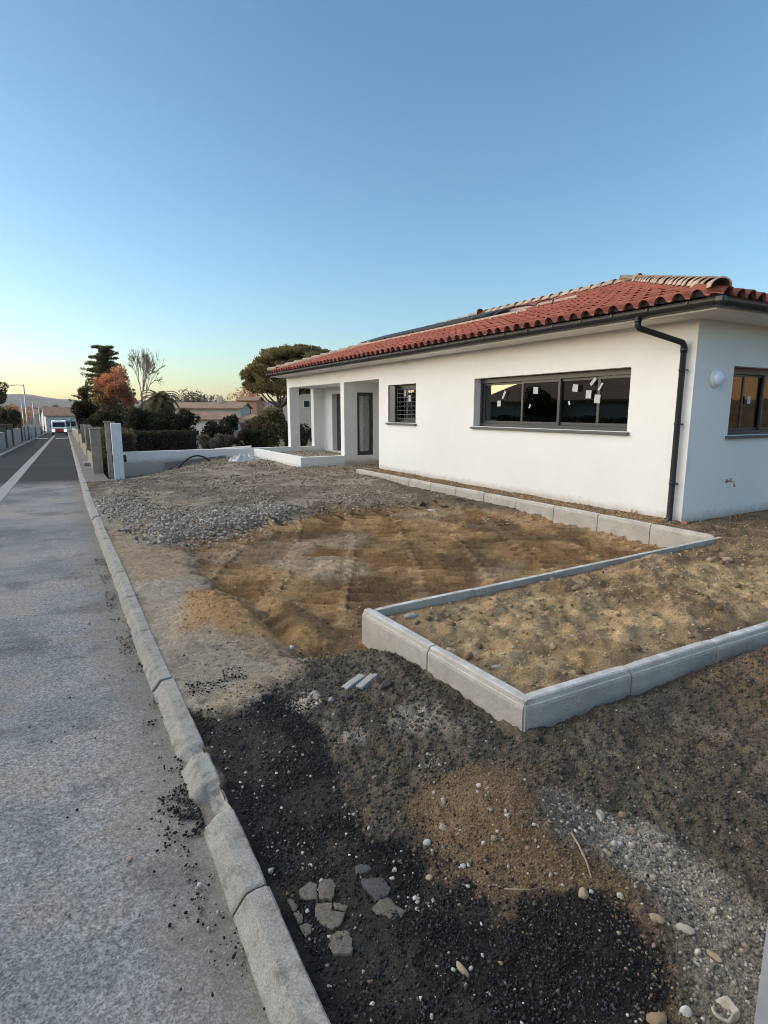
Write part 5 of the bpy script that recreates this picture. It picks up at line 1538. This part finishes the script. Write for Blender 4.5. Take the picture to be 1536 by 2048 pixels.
def street_hedge(ya, yb_, off, z1, w, pal, lab, n=3500):
    xa_, za = street_pt(ya, off); xb_, zb = street_pt(yb_, off)
    box_hedge("street_hedge", xa_, ya, xb_, yb_, w, (za+zb)/2+z1, n, .07, pal, lab)
street_hedge(21, 26.4, 1.75, 1.32, .9, [(.13, .095, .05), (.09, .07, .04)], "dry brownish hedge behind the iron railings", 5000)
street_hedge(29, 45, 1.9, 1.35, 1.0, [(.10, .08, .045), (.06, .055, .03)], "brownish hedge behind the neighbour's farther pillars", 5000)
x_, z_ = street_pt(24.0, .80)
mb = MB(); mb.box(-.14, .14, -.22, .22, 0, .12); o = mb.build("kerbside_block", MAT['slab'], None, .02, (x_, 24.0, z_+.076)); tag(o, "small white block standing on the footway by the neighbour's wall", "block")

# ------------------------------------------------------------------ left side of the street
MAT['wallL'] = concrete("pale_render", (.48, .45, .40), (.36, .33, .29), 0, 2)
for (ya, yb_, h, lab) in ((36, 45.0, 1.05, "pale rendered garden wall on the left edge, nearest panel"), (46.2, 50.5, 1.15, "pale wall panel left of the first dark gate"), (52.5, 60.5, 1.2, "pale wall panel beside the tall street lamp"), (63, 78, 1.35, "long whitish wall panel past the street lamp"), (79, 118, 1.2, "farthest pale wall on the left of the street")):
    xa_, za = street_pt(ya, -3.42); xb_, zb = street_pt(yb_, -3.42)
    o = empty("garden_wall", (xa_, ya, za)); tag(o, lab, "wall")
    V = []
    for (px_, py_, pz_) in ((0, 0, 0), (xb_-xa_, yb_-ya, zb-za)):
        V += [(px_-.1, py_, pz_-.2), (px_+.1, py_, pz_-.2), (px_+.1, py_, pz_+h), (px_-.1, py_, pz_+h)]
    MB().add(V, [(0, 1, 2, 3), (7, 6, 5, 4), (0, 4, 5, 1), (1, 5, 6, 2), (2, 6, 7, 3), (3, 7, 4, 0)]).build("body", MAT['wallL'], o, .01)
    MB().add([(a+(.03 if a > (xb_-xa_)*b/(yb_-ya) else -.03), b, c+(.045 if k % 4 > 1 else h+.2+.003)) for k, (a, b, c) in enumerate(V)], [(0, 1, 2, 3), (7, 6, 5, 4), (0, 4, 5, 1), (1, 5, 6, 2), (2, 6, 7, 3), (3, 7, 4, 0)]).build("coping", MAT['wallL'], o)
for (y, lab) in ((45.6, "dark gate pillar between the first two wall panels on the left"), (51.0, "dark gate pillar left of the street lamp"), (61.5, "dark gate post right behind the street lamp")):
    x, z = street_pt(y, -3.4)
    mb = MB(); mb.box(-.15, .15, -.3, .3, -.1, 1.55); mb.box(-.19, .19, -.34, .34, 1.552, 1.62); o = mb.build("gate_pillar", MAT['bark'], None, .01, (x, y, z)); tag(o, lab, "pillar", "dark gate pillars on the left")
def street_lamp(y, H_, arm, lab):
    x, z = street_pt(y, -3.02)
    o = empty("street_lamp", (x, y, z)); tag(o, lab, "street lamp", "street lamps along the left footway")
    MB().tube([(0, 0, 0), (0, 0, H_*.35), (0, 0, H_)], [.085, .075, .05], 10).build("pole", MAT['steel'], o)
    MB().box(-.11, .11, -.11, .11, 0, .10).build("foot", MAT['steel'], o, .01)
    MB().tube([(0, 0, H_-.15), (-arm*.5, 0, H_-.05), (-arm, 0, H_-.08)], .03, 6).build("arm", MAT['steel'], o)
    mb = MB(); mb.box(-arm-.35, -arm+.05, -.09, .09, H_-.14, H_-.05); mb.build("lamp_head", MAT['steel'], o, .03)
street_lamp(66.5, 5.4, .75, "tall grey street lamp nearest on the left footway with its arm to the left")
street_lamp(82, 4.6, .3, "second grey street lamp along the left footway")
street_lamp(100, 4.4, .3, "third grey street lamp along the left footway")
street_lamp(117, 4.4, .3, "farthest grey street lamp along the left footway")
x, z = street_pt(64.0, -3.2); o = MB().tube([(x, 64, z), (x, 64, z+3.9)], .05, 8).build("utility_pole", MAT['steel']); tag(o, "thin grey pole standing right beside the nearest street lamp", "pole")
def sign(y, off, h, lab, disc=True):
    x, z = street_pt(y, off); o = empty("road_sign", (x, y, z)); tag(o, lab, "sign")
    MB().tube([(0, 0, 0), (0, 0, h)], .03, 8).build("pole", MAT['steel'], o)
    if disc: MB().lathe([(0, .03), (.26, .03), (.26, .045), (0, .045)], 20, Matrix.Translation((0, 0, h)) @ Mf).build("plate", simple("sign_face", (.40, .45, .52), .4), o)
    else: MB().box(-.28, .28, -.05, -.03, h-.45, h).build("plate", simple("sign_back", (.33, .32, .30), .5), o)
sign(88, .78, 2.1, "round pale road sign on the right footway near the van")
sign(74, -3.15, 2.0, "square grey sign plate on the left footway behind the lamp", False)
blob_bush("street_tree", -4.75, 72.5, 3.6, 1.1, 1.1, 1.2, 14, 5000, .10, OLIV+DARK, "dark round tree crown at the extreme left behind the street lamp", "tree")
blob_bush("street_bush", -4.6, 60, 1.35, 1.0, 3.5, 1.3, 20, 7000, .10, [(.16, .11, .05), (.11, .08, .04), (.07, .06, .03)], "tawny bush over the left garden wall before the street lamp", "bush")
blob_bush("street_bush", -4.9, 50, 1.0, .9, 3.0, 1.1, 16, 5000, .10, DARK, "dark bush over the left garden wall at the picture edge", "bush")
blob_bush("street_bush", -4.6, 84, .9, 1.0, 9.0, 1.5, 30, 9000, .11, DARK, "long dark hedge-like bush behind the far left wall", "bush")
blob_bush("street_bush", -4.8, 70, .7, 1.0, 3.5, 1.3, 16, 5000, .11, DARK, "dark bush behind the whitish wall past the lamp", "bush")

# van coming up the street
def van(x, y, z, rz):
    o = empty("delivery_van", (x, y, z), rz); tag(o, "white and red van with headlights on coming up the street", "van")
    W = .98; MATW = simple("van_white", (.70, .70, .70), .35, .03); MATR = simple("van_red", (.50, .06, .025), .4, .05); MATD = simple("van_dark", (.012, .013, .015), .3, .05)
    # side profile (y forward = -y local), lofted across
    pr = [(-2.35, .35), (-2.38, .75), (-2.28, 1.02), (-1.95, 1.12), (-1.55, 1.85), (-1.35, 2.02), (-1.0, 2.08), (2.3, 2.08), (2.38, 1.95), (2.4, .35)]
    V = []; n = len(pr)
    for (sx, sc) in ((-W, 0), (-W*.94, 1), (W*.94, 1), (W, 0)):
        for (a, b) in pr: V.append((sx*(1 if b < 1.2 else .93), a + (0 if sc else .03), b - (0 if sc else .03)))
    Fc = [(i*n+k, (i+1)*n+k, (i+1)*n+(k+1) % n, i*n+(k+1) % n) for i in range(3) for k in range(n)]
    Fc += [tuple(range(n)), tuple(3*n+k for k in range(n-1, -1, -1))]
    MB().add(V, Fc).build("body", MATW, o, .03)
    mb = MB(); mb.add([(-.80, -1.93, 1.17), (.80, -1.93, 1.17), (.74, -1.58, 1.82), (-.74, -1.58, 1.82)], [(0, 1, 2, 3)]); mb.v = [(a, b-.02, c+.012) for (a, b, c) in mb.v]; mb.build("windscreen", MATD, o)
    MB().box(-.55, .55, -2.42, -2.36, .45, .95).build("grille", MATR, o, .02)
    MB().box(-.97, .97, -2.44, -2.36, .28, .42).build("bumper", MATD, o, .02)
    e = NT("headlight_lens"); e.fin((.9, .88, .8), .2); e.set(e.p, "Emission Color", (1, .92, .75)); e.set(e.p, "Emission Strength", 1.5)
    for s in (-1, 1):
        MB().box(s*.78-.16, s*.78+.16, -2.43, -2.33, .52, .80).build("headlight", e.m, o, .03)
        MB().box(s*1.06-.09, s*1.06+.09, -1.75, -1.68, 1.15, 1.45).build("mirror", MATD, o, .02)
        MB().box(s*.985-.006, s*.985+.006, -1.5, -.7, 1.2, 1.75).build("side_window", MATD, o)
        for yy in (-1.5, 1.5):
            wme = MB().lathe([(.0, -.1), (.2, -.1), (.33, -.09), (.34, 0), (.33, .09), (.2, .1), (0, .1)], 20, Matrix.Translation((s*.86, yy, .34)) @ Matrix.Rotation(R(90), 4, 'Y'))
            wme.build("wheel", MATD, o)
    MB().box(-.5, .5, -.7, -.5, 2.085, 2.16).build("roof_rack", MATR, o, .02)
yv_ = 97.0
van(-.62 + float(road_x(yv_)), yv_+2.4, float(road_z(yv_))-.02, 0)

# ------------------------------------------------------------------ houses farther off
MAT['cream_w'] = simple("cream_render", (.50, .44, .36), .9, .06, .5)
MAT['white_w'] = simple("white_render", (.66, .63, .58), .9, .05, .5)
MAT['salmon_w'] = simple("salmon_render", (.50, .25, .15), .9, .06, .5)
MAT['tile_far'] = simple("old_tiles", (.28, .17, .11), .9, .25, 1.5, .6, 4, .1)
MAT['dark_glass'] = simple("far_window", (.03, .033, .036), .2, .1)
def far_house(x, y, rz, w, d, h, rh, wmat, lab, wins=(), gable=True, chim=True, over=.35):
    gz = GZ(x, y); o = empty("far_house", (x, y, gz), rz); tag(o, lab, "house")
    MB().box(-w/2, w/2, -d/2, d/2, -.3, h).build("wall", wmat, o)
    a = w/2+over; b = d/2+over
    if gable:
        V = [(-a, -b, h-.05), (a, -b, h-.05), (a, b, h-.05), (-a, b, h-.05), (-a, 0, h+rh), (a, 0, h+rh)]
        V += [(p[0], p[1], p[2]+.14) for p in V]
        Fc = [(0, 1, 5, 4), (2, 3, 4, 5), (6, 10, 11, 7), (8, 11, 10, 9), (0, 6, 7, 1), (2, 8, 9, 3), (0, 4, 10, 6), (4, 3, 9, 10), (1, 7, 11, 5), (5, 11, 8, 2)]
        rf = MB().add(V, Fc).build("roof", MAT['tile_far'], o)
        MB().add([(-w/2, -d/2, h), (-w/2, d/2, h), (-w/2, 0, h+rh-.03), (w/2, -d/2, h), (w/2, d/2, h), (w/2, 0, h+rh-.03)], [(0, 2, 1), (3, 4, 5)]).build("gable", wmat, o)
    else:
        c = min(a, b)
        V = [(-a, -b, h), (a, -b, h), (a, b, h), (-a, b, h), (-a+c, 0, h+rh), (a-c, 0, h+rh)]
        rf = MB().add(V, [(0, 1, 5, 4), (1, 2, 5), (2, 3, 4, 5), (3, 0, 4), (3, 2, 1, 0)]).build("roof", MAT['tile_far'], o)
    if chim: MB().box(-.3+w*.15, .3+w*.15, -.3, .3, h+rh*.4, h+rh+.9).build("chimney", wmat, rf)
    for (wx, wz, ww, wh) in wins:
        f = MB().box(wx-ww/2, wx+ww/2, -d/2-.03, -d/2+.02, wz, wz+wh).build("window", MAT['white_w'], o)
        MB().box(wx-ww/2+.07, wx+ww/2-.07, -d/2-.045, -d/2-.031, wz+.07, wz+wh-.07).build("pane", MAT['dark_glass'], f)
    return o
camdir = R(-29.6)
far_house(18.3, 79.5, camdir+.05, 9.5, 7, 3.7, .7, MAT['cream_w'], "far cream house with a low tiled roof and chimney seen between palm and pine", [(2.5, 1.6, 1.0, 1.2), (-2.6, 1.6, 1.0, 1.2)])
far_house(15.4, 70.0, camdir+.1, 6.5, 4.5, 2.2, .7, MAT['white_w'], "lower tiled annexe in front of the far cream house", [(1.5, 1.0, .9, 1.1)], chim=False)
far_house(21.0, 69.0, camdir-.1, 5.0, 4.5, 1.9, .9, MAT['white_w'], "small white house with dark window left of the pine trunk", [(.2, .7, 1.1, 1.2), (-1.3, .9, .5, 1.0)], gable=False, chim=False)
far_house(25.9, 86.0, camdir, 2.6, 4.0, 5.0, .5, MAT['salmon_w'], "narrow salmon-coloured house glowing beside the pine trunk", [(.2, 3.0, .7, .9)], chim=False)
far_house(29.5, 77.0, camdir-.05, 8.0, 5.0, 2.9, 1.0, MAT['salmon_w'], "house with reddish tiled roof behind the pine trunk", [], gable=False, chim=False)
far_house(25.5, 58.0, camdir+.05, 8.0, 6.0, 5.0, .9, MAT['cream_w'], "beige two-storey house seen through the porch opening", [(-1.6, 3.3, .7, .8), (-.2, 3.3, .5, .8)])
far_house(4.6, 147.0, .12, 13.0, 8.0, 3.2, 1.8, MAT['white_w'], "white house with long sloping roof closing the end of the street", [(-2.4, .9, 3.0, 1.2), (2.6, .9, 2.4, 1.2)], chim=False)
far_house(-7.5, 160, -.1, 9, 8, 3.3, 1.3, MAT['cream_w'], "far cream house at the left end of the street", [(-2, 1.2, 1, 1.2), (2, 1.2, 1, 1.2)])
random.seed(33)
LABS = ["left of the street's end", "behind the house closing the street", "above the far left wall", "right of the house closing the street", "behind the farthest lamp", "near the horizon left of the conifer", "left of the far cream house", "behind the far cream house's chimney", "right of the far cream house", "over the annexe roof", "behind the narrow salmon house", "beyond the reddish roof"]
SPOTS = [(-6, 140, 3.2), (1.0, 172, 3.5), (-7, 120, 2.6), (9.5, 140, 3.4), (-2.5, 185, 2.8), (8, 180, 4.6), (15, 92, 4.2), (22, 98, 5.4), (27.5, 95, 5.6), (19, 100, 5.0), (30, 98, 5.8), (34, 90, 5.2)]
for k, (x, y, zt) in enumerate(SPOTS):
    gz = GZ(x, y); r = (zt-gz)*.42
    pal = [RUST, OLIV, OLIV, DRY, OLIV, [(.16, .13, .08), (.12, .10, .06)], DRY, DRY, RUST, DRY, DRY, DRY][k]
    blob_bush("far_tree", x, y, gz+(zt-gz)*.6, r*1.05, r*1.05, (zt-gz)*.42, 12, 2600, .16, pal, "distant hazy tree " + LABS[k], "tree")

# far-off wood on the plain and the hills behind
n = 26000
dist = rng.uniform(210, 1500, n)**1.0; azim = R(1) + rng.uniform(R(-60), R(75), n)
X_ = dist*np.sin(azim); Y_ = dist*np.cos(azim)
zz = terrain_z(X_, Y_) + rng.random(n)*(2.5+dist*.004)
a1 = rng.normal(size=(n, 3)); a1 /= np.linalg.norm(a1, axis=1)[:, None]
a2 = np.cross(a1, rng.normal(size=(n, 3))); a2 /= np.linalg.norm(a2, axis=1)[:, None]
s = (.5 + dist*.0022)[:, None]*rng.uniform(.6, 1.5, (n, 1)); P_ = np.stack([X_, Y_, zz], 1)
V = np.stack([P_-a1*s, P_+a2*s, P_+a1*s, P_-a2*s], 1).reshape(-1, 3)
c = np.array(OLIV+DRY)[rng.integers(0, 6, n)]
tag(link("distant_wood", np_mesh("distant_wood", V, np.arange(n*4).reshape(-1, 4), np.repeat(c, 4, 0)), MAT['leaf']), "far-off trees and scrub on the plain below the hills", "wood", kind="stuff")
MAT['hill'] = simple("wooded_hill", (.085, .085, .06), .95, .2, .004)
def hills(name, d0, seed, hf):
    az = np.linspace(R(-75), R(100), 260); rows = [(-.35, 0.0), (-.22, .35), (-.10, .8), (0, 1.0), (.15, .8), (.35, 0)]
    V = []
    for (dr, f) in rows:
        for a in az:
            d = d0*(1+dr*.6); h = hf(a)*f*(1+.12*(float(fbm(np.array([a*40]), np.array([dr*9]), 1, 3, seed)[0])-.5))
            V.append((d*math.sin(a), d*math.cos(a), h-3))
    n = len(az); Fc = [(i*n+k, i*n+k+1, (i+1)*n+k+1, (i+1)*n+k) for i in range(len(rows)-1) for k in range(n-1)]
    tag(link(name, np_mesh(name, V, Fc, smooth=True), MAT['hill']), kind="structure")
hills("hills", 3800, 441, lambda a: 62 + 26*math.exp(-((a-R(-2.2))/R(2.2))**2) + 20*float(fbm(np.array([math.degrees(a)*.22]), np.array([3.0]), 1, 4, 443)[0]) - 8*math.exp(-((a-R(5))/R(4))**2))
hills("hills", 2500, 445, lambda a: 28 + 20*math.exp(-((a-R(-6))/R(5))**2) + 16*float(fbm(np.array([math.degrees(a)*.3]), np.array([9.0]), 1, 4, 447)[0]))
#@@PART5
# ------------------------------------------------------------------ across the street and beside the plot, out of the picture but felt in its light and reflections
MAT['ochre_w'] = simple("ochre_render", (.70, .40, .16), .9, .05, .5)
far_house(-14.5, 26.0, R(90), 13.0, 9.0, 2.9, 1.5, MAT['cream_w'], "cream house across the street, opposite the plot", [(-3.5, 1.0, 1.2, 1.2), (0, 1.0, 1.2, 1.2), (3.5, 1.0, 1.2, 1.2)])
far_house(-15.0, 46.0, R(90), 12.0, 9.0, 2.9, 1.5, MAT['white_w'], "white house across the street, farther along", [(-3.0, 1.0, 1.2, 1.2), (3.0, 1.0, 1.2, 1.2)])
far_house(-14.5, 6.0, R(90), 13.0, 9.0, 2.9, 1.5, MAT['cream_w'], "cream house across the street, level with the road's near end", [(-3.5, 1.0, 1.2, 1.2), (3.5, 1.0, 1.2, 1.2)])
far_house(44.0, -14.0, R(-62), 22.0, 9.0, 6.2, 1.3, MAT['ochre_w'], "ochre two-storey house to the right beyond the plot", [(-3.0, 3.4, 1.0, 1.2), (3.0, 3.4, 1.0, 1.2)])
for (x, y, zt, r, lab) in ((-9.0, 17.5, 4.4, 1.5, "dark leafy tree across the street between the two near houses"), (-8.6, 33.0, 4.2, 1.4, "dark leafy tree across the street in front of the cream house"), (-9.4, 37.5, 4.8, 1.7, "dark leafy tree across the street between cream and white house"), (-8.8, 25.0, 3.4, 1.2, "small dark tree in the front garden of the house opposite")):
    gz = GZ(x, y); blob_bush("street_tree", x, y, gz+(zt-gz)*.6, r, r, (zt-gz)*.42, 14, 5000, .11, OLIV+DARK, lab, "tree")
box_hedge("street_hedge", -6.3, -4.0, -6.3, 31.0, 1.0, 1.45, 9000, .11, DARK, "long dark hedge across the street opposite the plot")
# spoil heap beyond the planting bed
xs_ = np.linspace(16.5, 25, 50); ys_ = np.linspace(-5, 3.0, 50)
hp_ = lambda x, y: -.2 + 2.3*np.clip(1-((x-20.7)/4.1)**2-((y+1.0)/3.6)**2, 0, 1)**.7*(.8+.4*fbm(x, y, .8, 4, 451))
o = link("spoil_heap", grid_mesh("spoil_heap", xs_, ys_, hp_, lambda x, y: np.ones(x.shape+(3,))*np.array([.15, .10, .055])*(.6+.8*fbm(x, y, 3, 4, 453))[..., None]), MAT['soil'])
tag(o, "heap of brown spoil earth to the right of the planting bed", "soil", kind="structure")

# evening haze over the plain
hz = NT("evening_haze"); hz.n.remove(hz.p)
pv = hz.n.new("ShaderNodeVolumePrincipled")
pv.inputs["Color"].default_value = (.86, .90, .96, 1); pv.inputs["Density"].default_value = .00006; pv.inputs["Anisotropy"].default_value = .2
hz.l.new(pv.outputs[0], hz.out.inputs[1])
tag(MB().box(-5000, 5000, -1300, 5000, -8, 150).build("haze", hz.m), "thin pale evening haze over the plain", "haze", kind="stuff")
